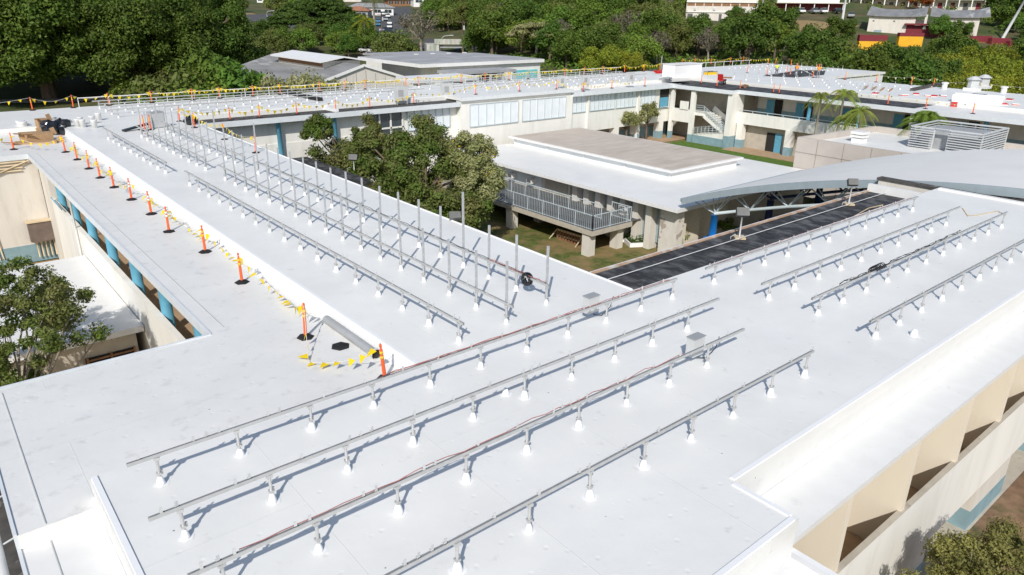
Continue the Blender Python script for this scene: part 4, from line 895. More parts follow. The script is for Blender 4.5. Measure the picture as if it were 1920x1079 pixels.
# floodlights
def flood(label, p, h, rz, tilt=.5, s=1, base=True, post=True):
    t = thing('floodlight', label, 'floodlight', p, rz, None)
    if post: MB().tube([(0,0,0),(0,0,h)], .035, 8).build('pole', M['lgrey'], t, True)
    if base: MB().box(-.22,.22,-.22,.22,0,.08).build('base_plate', M['tan'], t)
    hd = MB().box(-.32*s,.32*s,-.1,.12,-.22*s,.22*s).build('lamp_head', M['boxgrey'], t); hd.location = (0,0,h+.12); hd.rotation_euler = (tilt,0,0)
    gl_ = MB().box(-.28*s,.28*s,-.125,-.105,-.18*s,.18*s).build('lens', M['dgrey'], hd)
    MB().tube([(.25*s,.1,.2),(.5*s,.15,.1),(.45*s,.15,-.5),(.1,.05,-h*.7)], .015, 5).build('cable', M['lgrey'], t)
    return t
p = at(1386,447,ZL); flood('square floodlight on a short pole on the black roof', p, 1.0, 2.4, .6, .8)
p = at(1591,384,ZL); flood('square floodlight near the far end of the black roof', p, 1.0, 2.4, .6, .75)
p = Vector((17.15, at(853,413,0).y, -.2)); flood('floodlight sticking out past the courtyard edge of the long roof', p, .25, 2.6, .9, .75, False)
p = at(655,320,-3); flood('floodlight on a post beside the dark-roofed block', p+Vector((.4,0,0)), .8, 2.3, .6, 1.0, False)
# ---------------------------------------------------------------- courtyard things
def planter(px, py, L, W, rz, lb, seed):
    p = at(px,py,GC); t = thing('planter', lb, 'planter', p, rz, 'white planters in the courtyard')
    m = MB().box(-L,L,-W,-W+.12,0,.35).box(-L,L,W-.12,W,0,.35).box(-L,-L+.12,-W+.12,W-.12,0,.35).box(L-.12,L,-W+.12,W-.12,0,.35); m.build('border', M['coat'], t)
    MB().box(-L+.12,L-.12,-W+.12,W-.12,0,.2).build('soil', M['earth'], t)
    R = random.Random(seed); m = MB()
    for k in range(500):
        x, y = R.uniform(-L+.1,L-.1), R.uniform(-W+.1,W-.1); z = .2+R.random()**2*.6; s = R.uniform(.06,.16); a = R.uniform(0,6.28)
        u = Vector((math.cos(a),math.sin(a),R.uniform(-.3,.9)))*s; v_ = Vector((-math.sin(a),math.cos(a),R.uniform(-.3,.3)))*s*.6; c0 = Vector((x,y,z))
        m.add([c0-u,c0+v_,c0+u,c0-v_],[(0,1,2,3)])
    m.build('vegetables', M['veg'], t)
planter(1174,449,1.0,.75,-.5,'white planter with vegetables, the one nearer the balcony',1); planter(1198,458,1.05,.8,-.5,'white planter with vegetables, the one further from the balcony',2)
a, b = at(1043,449,GC), at(1090,464,GC)
t = thing('bench', 'long weathered timber bench turned on its side under the balcony', 'bench', a, math.atan2(b.y-a.y,b.x-a.x)); L = (b-a).length
MB().box(0,L,.0,.12,.75,.9).box(0,L,.0,.12,.35,.45).build('beam', M['tan'], t)
for x in np.arange(0.05,L,.32): MB().box(x,x+.09,-.02,.3,0,.85).build('slat', M['wood'], t)
MB().bar((0,.05,.85),(-.5,-.3,0),.08,.08).bar((L,.05,.85),(L-.3,-.4,0),.08,.08).build('leg', M['tan'], t)
p = at(1185,442,GC); tag(MB().bar(p, p+Vector((.1,.1,1.3)), .1,.1).bar(p+Vector((.5,-.5,0)), p+Vector((0,.2,1.4)), .08,.08).bar(p+Vector((-.6,.3,.6)), p+Vector((.6,-.3,.7)), .06,.1).bar(p+Vector((-.6,.3,0)), p+Vector((-.4,.2,1.2)), .06,.06).build('garden_frame', M['curb']), 'small timber trellis between the balcony and the fins', 'trellis')
p = at(1375,258,G); 
t = thing('mop_bucket', 'yellow mop bucket under the right gallery, left one', 'mop bucket', at(1419,268,G), .2, 'yellow mop buckets'); MB().box(-.3,.3,-.25,.25,.1,.6).box(-.25,.1,-.2,.2,.6,.95).build('tub', M['yellow'], t)
for x in (-.2,.2): wh = MB().lathe([(.07,-.03),(.07,.03)],8).build('wheel', M['rubber'], t); wh.location = (x,-.25,.07); wh.rotation_euler = (math.pi/2,0,0)
MB().tube([(0,0,.5),(.3,.1,1.4)], .02, 6).build('mop_handle', M['white'], t)
c2 = copy_tree(t); c2.location = at(1434,271,G); c2['label'] = 'yellow mop bucket under the right gallery, right one'
# zig-zag hand rail pipe on the lawn: white kerb along the black roof
a, b = at(1120,514,G), at(1192,494,G)
tag(MB().bar(Vector((17.9,17.15,-.62)), Vector((21.6,17.15,-.62)), .12,.1).build('gutter_pipe', M['white']), 'short white pipe fixed along the near end of the black roof', 'pipe')
# ---------------------------------------------------------------- people
def skin_mesh(name, verts, edges, radii, mt, parent, smooth=True, sub=1):
    me = bpy.data.meshes.new(name); me.from_pydata(verts, edges, []); me.materials.append(mt)
    o = bpy.data.objects.new(name, me); C.objects.link(o); o.parent = parent
    md = o.modifiers.new('skin', 'SKIN'); md.use_smooth_shade = smooth
    for i, r in enumerate(radii): me.skin_vertices[0].data[i].radius = (r, r) if not hasattr(r, '__len__') else r
    me.skin_vertices[0].data[0].use_root = True
    s = o.modifiers.new('sub', 'SUBSURF'); s.levels = sub; s.render_levels = sub
    return o
def person(label, p, rz, shirt, legs, arms, bend=0, hat=None):
    """arms: ((elbow),(hand)) for left and right, metres in the body's frame (x right, y forward)"""
    t = thing('person', label, 'person', p, rz, 'roof workers in bright shirts')
    sb = math.sin(bend); cb = math.cos(bend); H = lambda z, x=0, y=0: (x, y+(z-.95)*sb, .95+(z-.95)*cb)
    V = [(0,0,.95), H(1.15), H(1.4), H(1.5), H(1.62,0,.02), H(1.74,0,.0),
         H(1.42,-.19), tuple(arms[0][0]), tuple(arms[0][1]), H(1.42,.19), tuple(arms[1][0]), tuple(arms[1][1]),
         (-.1,0,.9), (-.13,legs[0]*.5+.04,.5), (-.14,legs[0],.09), (-.15,legs[0]+.16,.03), (.1,0,.9), (.13,legs[1]*.5+.04,.5), (.14,legs[1],.09), (.15,legs[1]+.16,.03)]
    E_ = [(0,1),(1,2),(2,3),(3,4),(4,5),(2,6),(6,7),(7,8),(2,9),(9,10),(10,11),(0,12),(12,13),(13,14),(14,15),(0,16),(16,17),(17,18),(18,19)]
    R_ = [.13,.125,.14,.06,.1,.08,.065,.05,.035,.065,.05,.035,.1,.065,.045,.04,.1,.065,.045,.04]
    skin_mesh('body', V, E_, R_, M['skin'], t)
    skin_mesh('shirt', [V[0],V[1],V[2],V[6],tuple(Vector(V[6]).lerp(Vector(V[7]),.9)),V[9],tuple(Vector(V[9]).lerp(Vector(V[10]),.9))], [(0,1),(1,2),(2,3),(3,4),(2,5),(5,6)], [.155,.15,.165,.085,.07,.085,.07], shirt, t)
    skin_mesh('trousers', [V[0],V[12],V[13],V[14],V[16],V[17],V[18]], [(0,1),(1,2),(2,3),(0,4),(4,5),(5,6)], [.15,.12,.085,.065,.12,.085,.065], M['jeans'], t)
    h = Vector(V[5]); hr_ = MB().blob((h.x,h.y-.02,h.z+.0), (.105,.115,.09), 2, .03, 12, 8).build('hair' if not hat else 'cap', hat or M['hair'], t, True)
    for sx in (-1,1):   # hands: palm with five bent fingers
        a_ = Vector(V[8] if sx < 0 else V[11]); e_ = Vector(V[7] if sx < 0 else V[10]); d_ = (a_-e_).normalized(); s_ = d_.cross(Vector((0,1,.1))).normalized()
        vs = [a_, a_+d_*.06]; es = [(0,1)]; rs = [.03,.035]
        for k, (o_, l_) in enumerate(((-.035,.06),(-.012,.075),(.012,.07),(.033,.055))):
            n_ = len(vs); vs += [a_+d_*.09+s_*o_, a_+d_*(.09+l_*.6)+s_*o_, a_+d_*(.09+l_)+s_*o_+Vector((0,.02,0))]; es += [(1,n_),(n_,n_+1),(n_+1,n_+2)]; rs += [.011,.01,.008]
        n_ = len(vs); vs += [a_+d_*.04+s_*-.05, a_+d_*.08+s_*-.065]; es += [(0,n_),(n_,n_+1)]; rs += [.012,.01]
        skin_mesh('hand', [tuple(v_) for v_ in vs], es, rs, M['skin'], t, sub=0)
    return t
pa = at(1455,143,0); person('roof worker in a lime shirt, leftmost of three', pa, rad(-40), M['lime'], (0,.05), (((-.3,.1,1.15),(-.25,.3,1.1)),((.3,.1,1.15),(.2,.3,1.1))), .15)
pa2 = at(1492,144,0); person('roof worker in an orange shirt bending over a long pole, middle of three', pa2, rad(-60), M['hivis'], (.1,-.1), (((-.25,.4,1.05),(-.1,.6,.95)),((.25,.4,1.05),(.1,.65,.85))), .5, M['orange'])
pa3 = at(1533,147,0); person('roof worker in an orange shirt raising one arm, rightmost of three', pa3, rad(-50), M['hivis'], (.05,-.05), (((-.38,.05,1.6),(-.42,.1,1.9)),((.35,.05,1.25),(.2,.2,1.35))), 0, M['orange'])
tag(MB().tube([pa2+Vector((0,-.2,1.2)), pa2+Vector((1.2,-2.6,.05))], .02, 6).build('roller_pole', M['white']), 'long white roller pole held by the bending worker', 'pole')
# ---------------------------------------------------------------- vegetation
def leaf_mesh(name, clumps, per, size, mt, seed, flat=.0, droop=.0, shell=.55):
    """clumps: (centre, radius xyz). Diamond leaves spread through every clump, denser at its skin."""
    R = np.random.default_rng(seed); V = []
    for (c, r) in clumps:
        r = np.array(r if hasattr(r, '__len__') else (r,)*3, float); n = int(per*(.7+.6*R.random()))
        d = R.normal(size=(n,3)); d /= np.linalg.norm(d, axis=1)[:,None]
        rr = (shell+(1-shell)*R.random(n))[:,None]*(1+.12*R.normal(size=(n,1)))
        P = np.array(c)+d*rr*r
        nr = d*.8 + R.normal(size=(n,3))*.55 + np.array([0,0,.45+flat]); nr /= np.linalg.norm(nr, axis=1)[:,None]
        a = np.cross(nr, R.normal(size=(n,3))); a /= np.linalg.norm(a, axis=1)[:,None]+1e-9; b = np.cross(nr, a)
        s = (size*(.6+.8*R.random(n)))[:,None]
        V.append(np.stack([P-a*s, P+b*s*.5-nr*s*.15, P+a*s, P-b*s*.5-nr*s*.15], 1).reshape(-1,3))
    V = np.concatenate(V); n = len(V)//4
    me = bpy.data.meshes.new(name); me.vertices.add(len(V)); me.vertices.foreach_set('co', V.ravel())
    me.loops.add(4*n); me.loops.foreach_set('vertex_index', np.arange(4*n)); me.polygons.add(n)
    me.polygons.foreach_set('loop_start', np.arange(n)*4); me.polygons.foreach_set('loop_total', np.full(n,4)); me.materials.append(mt); me.update(calc_edges=True)
    return me
def make_clumps(R, n, rx, ry, rz, cz, cr, kind='dome'):
    out = []
    while len(out) < n:
        d = Vector((R.gauss(0,1),R.gauss(0,1),R.gauss(0,1))).normalized()
        if kind == 'dome' and d.z < -.5: continue
        k = R.uniform(.55,1.0)
        if kind == 'umbrella':
            a = R.uniform(0,6.283); q = math.sqrt(R.random()); x, y = q*rx*math.cos(a), q*ry*math.sin(a); z = cz+rz*(1-q*q)*R.uniform(.8,1.05)-.1*rz
            out.append(((x,y,z), (cr*R.uniform(.7,1.3), cr*R.uniform(.7,1.3), cr*.35))); continue
        q = cr*R.uniform(.65,1.35)
        out.append(((d.x*rx*k, d.y*ry*k, cz+d.z*rz*k), (q,q,q*.8)))
    return out
def limb_mesh(name, clumps, R, h0, r0, mt, nl=9, spread=.5):
    m = MB(); top = Vector((R.uniform(-.3,.3),R.uniform(-.3,.3),h0))
    m.tube([(0,0,-.3),(0,0,.15),top*.5+Vector((R.uniform(-.1,.1),0,0)),top], [r0*1.5,r0*1.05,r0*.9,r0*.75], 8)
    for c, r in R.sample(clumps, min(nl, len(clumps))):
        c = Vector(c); md = top.lerp(c,.5)+Vector((R.uniform(-1,1),R.uniform(-1,1),R.uniform(-.3,.5)))*c.length*.06
        m.tube([top*R.uniform(.75,1), md, c], [r0*.5,r0*.28,r0*.08], 6)
        for _ in range(2):
            e = c+Vector((R.uniform(-1,1),R.uniform(-1,1),R.uniform(-.2,1)))*r[0]*.9; m.tube([md.lerp(c,.6), md.lerp(e,.7), e], [r0*.14,r0*.08,r0*.02], 4)
    return m.mesh(name, mt)
protos = {}
def proto(key, n, rx, ry, rz, cz, cr, per, size, mt, h0, r0, seed, kind='dome', bark='bark', nl=9):
    R = random.Random(seed); cl = make_clumps(R, n, rx, ry, rz, cz, cr, kind)
    protos[key] = (leaf_mesh('crown', cl, per, size, M[mt], seed), limb_mesh('trunk', cl, R, h0, r0, M[bark], nl))
proto('forestA', 34, 4.2, 4.2, 3.6, 4.0, 1.5, 190, .25, 'lf_mid', 3.4, .28, 1)
proto('forestB', 26, 3.6, 3.8, 3.0, 3.3, 1.4, 200, .23, 'lf_bright', 2.8, .22, 2)
proto('forestC', 30, 4.6, 4.2, 3.0, 3.5, 1.5, 190, .26, 'lf_olive', 3.0, .3, 3)
proto('forestD', 38, 4.8, 5.0, 4.6, 4.9, 1.6, 200, .27, 'lf_dark', 4.0, .35, 4)
proto('bareE', 20, 3.6, 3.4, 2.8, 4.6, 1.1, 55, .22, 'lf_grey', 2.4, .24, 5, bark='palebark', nl=20)
proto('yellowF', 50, 6.6, 6.0, 3.4, 3.4, 1.5, 200, .23, 'lf_yell', 2.4, .35, 6)
proto('twiggy', 46, 4.6, 4.2, 2.8, 4.6, 1.1, 80, .2, 'lf_silver', 2.2, .2, 14, bark='palebark', nl=30)
proto('redG', 26, 4.0, 3.8, 2.2, 3.0, 1.2, 110, .26, 'lf_red', 2.0, .2, 8)
proto('banyan', 190, 15, 15, 12.5, 10.3, 2.4, 480, .27, 'lf_dark', 6.5, 1.1, 7, nl=26)
proto('monkeypod', 260, 13.5, 12.5, 8.4, 3.0, 1.7, 190, .33, 'lf_monkey', 4.8, .9, 9, kind='umbrella', nl=26)
proto('umbrella_pale', 50, 5.0, 5.0, 2.2, 4.6, 1.1, 110, .24, 'lf_silver', 3.8, .25, 10, kind='umbrella', bark='palebark')
LBL = {'forestA':'leafy mid green tree in the wooded hillside','forestB':'bright green bushy tree in the wooded hillside','forestC':'olive green spreading tree in the wooded hillside','forestD':'dark green full-crowned tree behind the school','bareE':'grey-brown half bare tree with pale branches on the hillside','yellowF':'broad yellow-green tree at the foot of the right hill','redG':'reddish flowering bush on the hillside'}
def tree(key, p, s=1, label=None, group='trees of the wooded hillside', name='tree', rz=None, s3=None):
    t = thing(name, label or LBL[key], 'tree', p, rnd.uniform(0,6.28) if rz is None else rz, group); t.scale = s3 if s3 else (s,s,s)
    inst('crown', protos[key][0], t); inst('trunk', protos[key][1], t); return t
# big dark tree mass on the left
for (px,py,s,lb) in ((95,185,1.05,'huge dark evergreen tree at the left, its crown filling the corner'),(262,178,.92,'huge dark evergreen tree in the middle of the left group'),(-60,196,1.0,'huge dark evergreen tree cut off by the left picture edge'),(180,150,1.2,'tall dark tree behind the two front left trees'),(345,160,.9,'dark tree at the right end of the left group'),(20,150,1.3,'tall dark tree at the far left behind the others')):
    tree('banyan', hit(px,py), s, lb, 'huge dark trees on the left')
tree('monkeypod', hit(598,68), 1.28, 'wide umbrella-shaped dark tree beside the road', None, s3=(1.14,1.14,1.0))
tree('forestB', at(372,192,G)+Vector((-1,6,0)), .9, 'feathery light green tree behind the far wing, right of the lawn', None)
for px, py, k, s in ((300,190,'forestC',.7),(330,186,'forestB',.6),(440,172,'forestA',.85),(480,168,'forestB',.75),(415,176,'forestA',.7),(250,196,'forestB',.45)):
    p = at(px,py,G); tree(k, p, s*1.6, {'forestC':'olive bush behind the back rail of the far wing','forestB':'light green bush behind the back rail of the far wing','forestA':'mid green bush in front of the gabled hall'}[k], 'bushes further behind the far wing')
for px, s in ((527,.62),(566,.62),(606,.62)):
    p = ony(px,200,78.5); p.z = G; tree('twiggy', p, s, 'twiggy yellow-green bush behind the back rail in front of the gabled hall, %s' % {527:'left one',566:'middle one',606:'right one'}[px], 'twiggy bushes before the gabled hall', s3=(.8,.8,1.12))
for i_, (px_, k_, s_) in enumerate(((292,'forestB',1.05),(332,'forestC',1.2),(372,'forestB',1.25),(412,'forestA',1.3),(450,'forestA',1.2),(486,'forestB',.95))):
    p_ = ony(px_, 190, 82+i_%2*2.5); p_.z = G; tree(k_, p_, s_, 'leafy green tree right behind the far wing back rail, %s from the left' % ORD[i_], 'trees right behind the far wing')
# zone tests so that trees keep off roads and buildings
def px_of(p):
    d = Vector(p)-Vector((0,0,CH)); z = d.dot(fw); return (960+FOC*d.dot(rt2)/z, 539.5-FOC*d.dot(up2)/z)
keep = []   # (x, y, radius)
for P in (main_road, side_road):
    for a, b in zip(P[:-1], P[1:]):
        n = int((b-a).length/5)+1
        for i in range(n): q = a.lerp(b,i/n); keep.append((q.x,q.y,13))
def blockpx(px0, px1, py0, py1): return (px0,px1,py0,py1)
# houses etc. (base pixel x range, base y) and the space in front of them stays open
clear = [(660,735,10,60),(645,690,22,64),(1284,1416,28,58),(1449,1612,8,58),(1600,1850,20,72),(695,765,10,85),(560,700,48,72),(1603,1664,60,112),(1680,1734,60,110),(1476,1516,80,110),(1830,1925,66,100)]
cnt = 0
spots = []
for f in np.arange(119, 330, 6.9):
    wv = f*.80
    v = -wv*.55
    while v < wv:
        ff = f+rnd.uniform(-3,3); vv_ = v+rnd.uniform(-3,3); v += 7.8
        p = fr(ff, vv_); px, py = px_of(p)
        if px < 345 or px > 1990: continue
        if px < 760 and not (py < 112 and (py > 82 or py < 34)) : continue
        if 740 < px < 1020 and py > 108: continue
        if px < 1500 and px > 1020 and py > 128: continue
        if any((p.x-a)**2+(p.y-b)**2 < r*r for a,b,r in keep): continue
        if any(x0-8 < px < x1+8 and y0 < py < y1 for x0,x1,y0,y1 in clear): continue
        if any(x0-8 < px < x1+8 and y1 <= py < y1+26 for x0,x1,y0,y1 in clear[2:5]) and rnd.random() < .65: continue
        if 770 < px < 890 and 62 < py < 118: continue
        spots.append((py, px, p))
spots.sort(reverse=True)
ks = ['forestA']*6+['forestB']*4+['forestC']*3+['forestD']*2+['bareE']*1
for py, px, p in spots:
    if cnt >= 285: break
    k = rnd.choice(ks)
    if 1130 < px < 1480 and rnd.random() < .4: k = rnd.choice(['bareE','forestD','forestC'])
    if px > 1500 and py < 120 and rnd.random() < .18: k = 'redG'
    if px > 1720 and py > 95: k = 'yellowF' if rnd.random() < .8 else 'forestD'
    s = rnd.uniform(.75,1.15)
    if k == 'yellowF': s *= .85
    if px > 1500 and 60 < py < 130: s *= .62
    if 1270 < px < 1430 and 40 < py < 95: s *= .6
    if 1440 < px < 1620 and 20 < py < 80: s *= .5
    if 1585 < px < 1745 and 88 < py < 150: s *= .45
    if 1825 < px < 1930 and 92 < py < 140: s *= .6
    if 1465 < px < 1525 and 100 < py < 150: s *= .5
    if px < 760 and k == 'bareE': k = 'forestC'
    if px < 760 and py > 80: s *= .85
    tree(k, p, s, group=LBL[k]+' group'); cnt += 1
for i, (px,py,k,s) in enumerate(((1130,140,'yellowF',.75),(1175,138,'yellowF',.6))): tree(k, hit(px,py), s, 'low yellow-green tree just behind the far wing back edge, %s one' % ('left','right')[i], 'low yellow-green trees behind the far wing')
tree('umbrella_pale', hit(1005,112), 1.15, 'pale spreading tree with thin trunks in front of the woods', None)
tree('bareE', hit(790,100), 1.5, 'big half bare spreading tree beside the bridge', None); tree('forestC', hit(745,122), 1.05, 'drooping grey-green tree left of the flat-roofed block', None)
# courtyard trees
def big_tree(label, p, cl_def, mt, per, size, h0, r0, seed, extra=None, bark='bark', cat='tree', nl=20, dz=0):
    R = random.Random(seed); cl = []; p = Vector(p); p.z -= dz; h0 += dz; cl_def = [(n, (c[0],c[1],c[2]+dz), rr, cr) for n, c, rr, cr in cl_def]
    for (n, c, rr, cr) in cl_def:
        for (c0, r) in make_clumps(R, n, rr[0], rr[1], rr[2], 0, cr): cl.append((tuple(Vector(c0)+Vector(c)), r))
    t = thing('tree', label, cat, p)
    inst('crown', leaf_mesh('crown', cl, per, size, M[mt], seed, shell=.35), t); inst('trunk', limb_mesh('trunk', cl, R, h0, r0, M[bark], nl), t)
    if extra: inst('blossom', leaf_mesh('blossom', [c for c in R.sample(cl, extra[1])], extra[2], extra[3], M[extra[0]], seed+1, shell=.9), t)
    return t
T0 = Vector((28.5,44.3,G))
big_tree('large dark green courtyard tree with dead patches beside the long roof', T0, [(46,(0,0,4.2),(4.4,3.8,2.6),.8),(18,(.9,1.4,6.6),(2.3,2.3,1.5),.65),(34,(-1.0,4.6,3.6),(2.8,2.8,2.4),.75),(32,(-2.4,-3.0,2.4),(3.0,2.8,2.0),.75),(30,(.8,-2.9,1.9),(2.6,2.2,2.0),.75),(10,(-1.2,5.2,6.2),(1.2,1.2,.9),.5),(12,(3.4,-1,3.4),(1.8,1.8,1.8),.6)], 'lf_court', 400, .115, 2.8, .3, 21, nl=40, dz=1.5)
big_tree('thin leafy tree left of the large courtyard tree', Vector((27.0,53.2,G)), [(34,(0,0,3.6),(3.4,2.8,2.4),.75),(14,(-1.7,1.2,6.3),(1.2,1.2,1.3),.5),(12,(1.8,0,6.2),(1.2,1.2,1.3),.5)], 'lf_court', 420, .11, 3, .2, 22, dz=.8)
big_tree('pale green courtyard tree with yellow flowers by the white-roofed building', Vector((31.9,42.9,G)), [(30,(0,0,5.6),(1.8,1.9,1.6),.62),(26,(-.1,-1.0,3.6),(1.9,1.9,1.5),.62)], 'lf_silver', 420, .10, 3, .18, 23, dz=1.5, extra=('flower',7,16,.07))
big_tree('round pale green small tree in front of the far gallery, right one', at(1208,258,G)+Vector((-2,-2,0)), [(24,(0,0,3.6),(1.5,1.5,1.3),.6)], 'lf_silver', 170, .14, 2.4, .15, 24)
big_tree('pale green small tree in front of the far gallery, left one', at(1172,262,G)+Vector((-2,-2,0)), [(26,(0,0,3.0),(2.1,1.9,1.1),.6)], 'lf_silver', 170, .14, 2, .15, 25)
def leafy(name, label, cat, p, cl_def, mt, per, size, seed, stems=14, h=.2):
    R = random.Random(seed); cl = []
    for (n, c, rr, cr) in cl_def:
        for (c0, r) in make_clumps(R, n, rr[0], rr[1], rr[2], 0, cr): cl.append((tuple(Vector(c0)+Vector(c)), r))
    t = thing(name, label, cat, p); inst('foliage', leaf_mesh('foliage', cl, per, size, M[mt], seed, shell=.2), t)
    m = MB()
    for c, r in R.sample(cl, min(stems, len(cl))):
        c = Vector(c); m.tube([(0,0,0), c*.5+Vector((R.uniform(-.2,.2),R.uniform(-.2,.2),0)), c+Vector((0,0,r[2]))], [.05,.03,.008], 5)
    inst('stem', m.mesh('stem', M['palebark']), t); return t
# left foreground tree
big_tree('sparse dark green tree in the left yard in front of the shed', Vector((.9,27.6,G)), [(88,(.4,.2,5.3),(2.7,2.6,2.0),.36),(44,(.3,1.4,6.3),(2.1,1.9,1.2),.3),(26,(-1.2,-1.0,3.8),(1.8,1.6,1.1),.38)], 'lf_court', 260, .058, 1.9, .15, 31, bark='palebark', nl=40)
# shrub at bottom right
leafy('shrub', 'yellow-green needle-leaved shrub top at the lower right corner', 'shrub', Vector((17.3,2.7,G)), [(80,(-.5,.2,2.7),(2.6,1.7,1.9),.36),(24,(.2,.2,3.6),(1.7,1.2,.9),.3)], 'lf_needle', 600, .04, 33, 40)
# potted growth by the canopy column and wall
leafy('shrub', 'leafy shrub at the foot of the blue canopy column', 'shrub', at(1365,452,GC), [(12,(0,0,.9),(1.4,1.4,.7),.4)], 'veg', 120, .12, 41)
leafy('shrub', 'yellow-green shrub beside the small palm', 'shrub', at(1268,462,GC), [(10,(0,0,1.1),(.7,.7,1.0),.35)], 'lf_silver', 140, .09, 42)
leafy('shrub', 'small dark shrub left of the blue column', 'shrub', at(1320,450,GC), [(8,(0,0,.7),(.8,.8,.5),.35)], 'lf_dark', 100, .1, 43)
R_ = random.Random(4); cl_ = []
for _ in range(420):
    x_, y_ = R_.uniform(18,41), R_.uniform(18,42)
    if x_ > 36 and y_ > 34: continue
    cl_.append(((x_,y_,cgz(x_,y_)+.05), (R_.uniform(.2,.5),R_.uniform(.2,.5),.06)))
o = bpy.data.objects.new('grass', leaf_mesh('grass', cl_, 26, .05, M['veg'], 81)); C.objects.link(o); tag(o, kind='stuff'); o['label'] = 'tufts of green grass on the courtyard lawn'; o['category'] = 'grass'
# palms
def palm(label, p, h, nf, fl, mt='lf_palm', seed=1, lean=(0,0), r=.12, droop=1.0, group=None, dens=16, els=(-.45,1.3)):
    R = random.Random(seed); t = thing('palm_tree', label, 'palm tree', p, 0, group)
    top = Vector((lean[0],lean[1],h)); MB().tube([(0,0,-.2),(lean[0]*.3,lean[1]*.3,h*.5),top], [r*1.3,r,r*.8], 8).build('trunk', M['palebark'], t, True)
    m = MB()
    for k in range(nf):
        a = k*2.4+R.uniform(-.2,.2); el = R.uniform(*els); d = Vector((math.cos(a)*math.cos(el),math.sin(a)*math.cos(el),math.sin(el)))
        pts = []; q = top.copy(); v = d*fl/8
        for i in range(9): pts.append(q.copy()); q = q+v; v.z -= droop*fl*.028
        m.tube(pts, [.03]*5+[.02]*3+[.008], 4, False)
        for i in range(1,9):
            for s in (-1,1):
                for j in range(dens//8):
                    c = pts[i].lerp(pts[i-1], j/(dens//8)); ax = (pts[i]-pts[i-1]).normalized(); sd = ax.cross(Vector((0,0,1))).normalized()*s
                    ll = fl*.24*math.sin(math.pi*min(1,(i+.5)/9.5))+.08; e = c+(sd*.8+ax*.5+Vector((0,0,-.45*droop)))*ll; w_ = ax*fl*.014
                    m.add([c-w_,c+w_,e],[(0,1,2)])
    m.build('frond_crown', M[mt], t); return t
gpal = 'palms before the right wing'
for i, (px, py, h, fl, ln, mt) in enumerate(((1527,262,4.5,1.5,(0,0),'lf_palm'),(1566,266,4.9,1.9,(.2,0),'lf_palm'),(1608,275,3.6,1.6,(0,.3),'lf_palm'),(1575,262,2.6,1.6,(.3,-.2),'lf_palm'))):
    p = onx(px,py,74.6); p.z = G; palm('green palm standing before the right gallery, %s from the left' % ORD[i], p, h+2.9, 26, fl*1.15, mt, 50+i, ln, .14, .95, gpal)
p = onx(1700,300,73.6) ; p = Vector((76.2,p.y,G)); palm('bushy bright yellow-green palm behind the clad hall', p, 5.9, 46, 2.9, 'lf_bright', 60, (0,0), .2, .85, None, 24, (.15,1.45))
palm('small palm at the corner of the white-roofed courtyard building', at(1263,466,GC), 1.7, 12, 1.35, 'lf_palm', 61, (0,0), .1, 1.1, None, 24)
palm('coconut palm with yellow fronds behind the gabled hall', hit(686,100), 8.0, 20, 4.4, 'lf_yell', 62, (0,0), .25, .9, None, 16)
palm('tall fan palm beside the side street', hit(703,66), 12.0, 26, 4.6, 'lf_olive', 63, (0,0), .35, 1.3, None, 16)
# ---------------------------------------------------------------- far buildings
def frame(p, rz=0):
    """local frame of a far building: x to the right of the view, y away"""
    return math.atan2(p.y, p.x)-math.pi/2+rz
def house(label, px, py, w_, d_, h, roof, wall='white', rz=0, hip=True, nwin=4, cat='house', name='house', rh=1.6, floors=1, group=None):
    p = hit(px, py); t = thing(name, label, cat, p, frame(p, rz), group); m = MB()
    m.box(-w_/2,w_/2,0,d_,-1.5,h).build('wall', M[wall], t)
    o = .7; x0, x1, y0, y1 = -w_/2-o, w_/2+o, -o, d_+o; i = d_*.45 if hip else 0
    rf = MB()
    if rh > .3: rf.add([(x0,y0,h),(x1,y0,h),(x1,y1,h),(x0,y1,h),(x0+i,d_/2,h+rh),(x1-i,d_/2,h+rh),(x0,y0,h-.12),(x1,y0,h-.12),(x1,y1,h-.12),(x0,y1,h-.12)],[(0,1,5,4),(1,2,5),(2,3,4,5),(3,0,4),(0,6,7,1),(1,7,8,2),(2,8,9,3),(3,9,6,0),(9,8,7,6)])
    else: rf.box(x0,x1,y0,y1,h,h+.25)
    rf.build('roof', M[roof], t)
    for fl in range(floors):
        for k in range(nwin):
            x = -w_/2+w_*(k+.5)/nwin; zz = h*(fl+.35)/floors
            f_ = MB().box(x-w_/nwin*.32,x+w_/nwin*.32,-.06,.02,zz,zz+h/floors*.38).build('window', M['glass'], t)
            MB().box(x-.05,x+.05,-.1,-.065,zz,zz+h/floors*.38).build('mullion', M['white'], f_)
    return t
house('white bungalow with a grey roof at the top of the side street', 698, 30, 17, 9, 3.2, 'greyroof', 'white', .1, rh=1.5)
house('house with a brown tiled roof right of the umbrella tree', 668, 36, 9, 9, 3.0, 'tileroof', 'grey', -.2, rh=1.6, nwin=2)
house('small red shed beside the brown-roofed house', 718, 26, 5, 5, 2.5, 'rust', 'maroon', .1, rh=.8, nwin=1)
house('grey-roofed house in the trees at upper left', 405, 12, 14, 9, 2.6, 'greyroof', 'white', .2, rh=1.4)
house('red-roofed carport beside the grey-roofed house', 430, 14, 7, 6, 1.6, 'rust', 'wood', .2, rh=.5, nwin=1)
house('white-walled house half hidden at the upper left of the umbrella tree', 505, 6, 12, 9, 2.5, 'greyroof', 'white', -.2, rh=1.2)
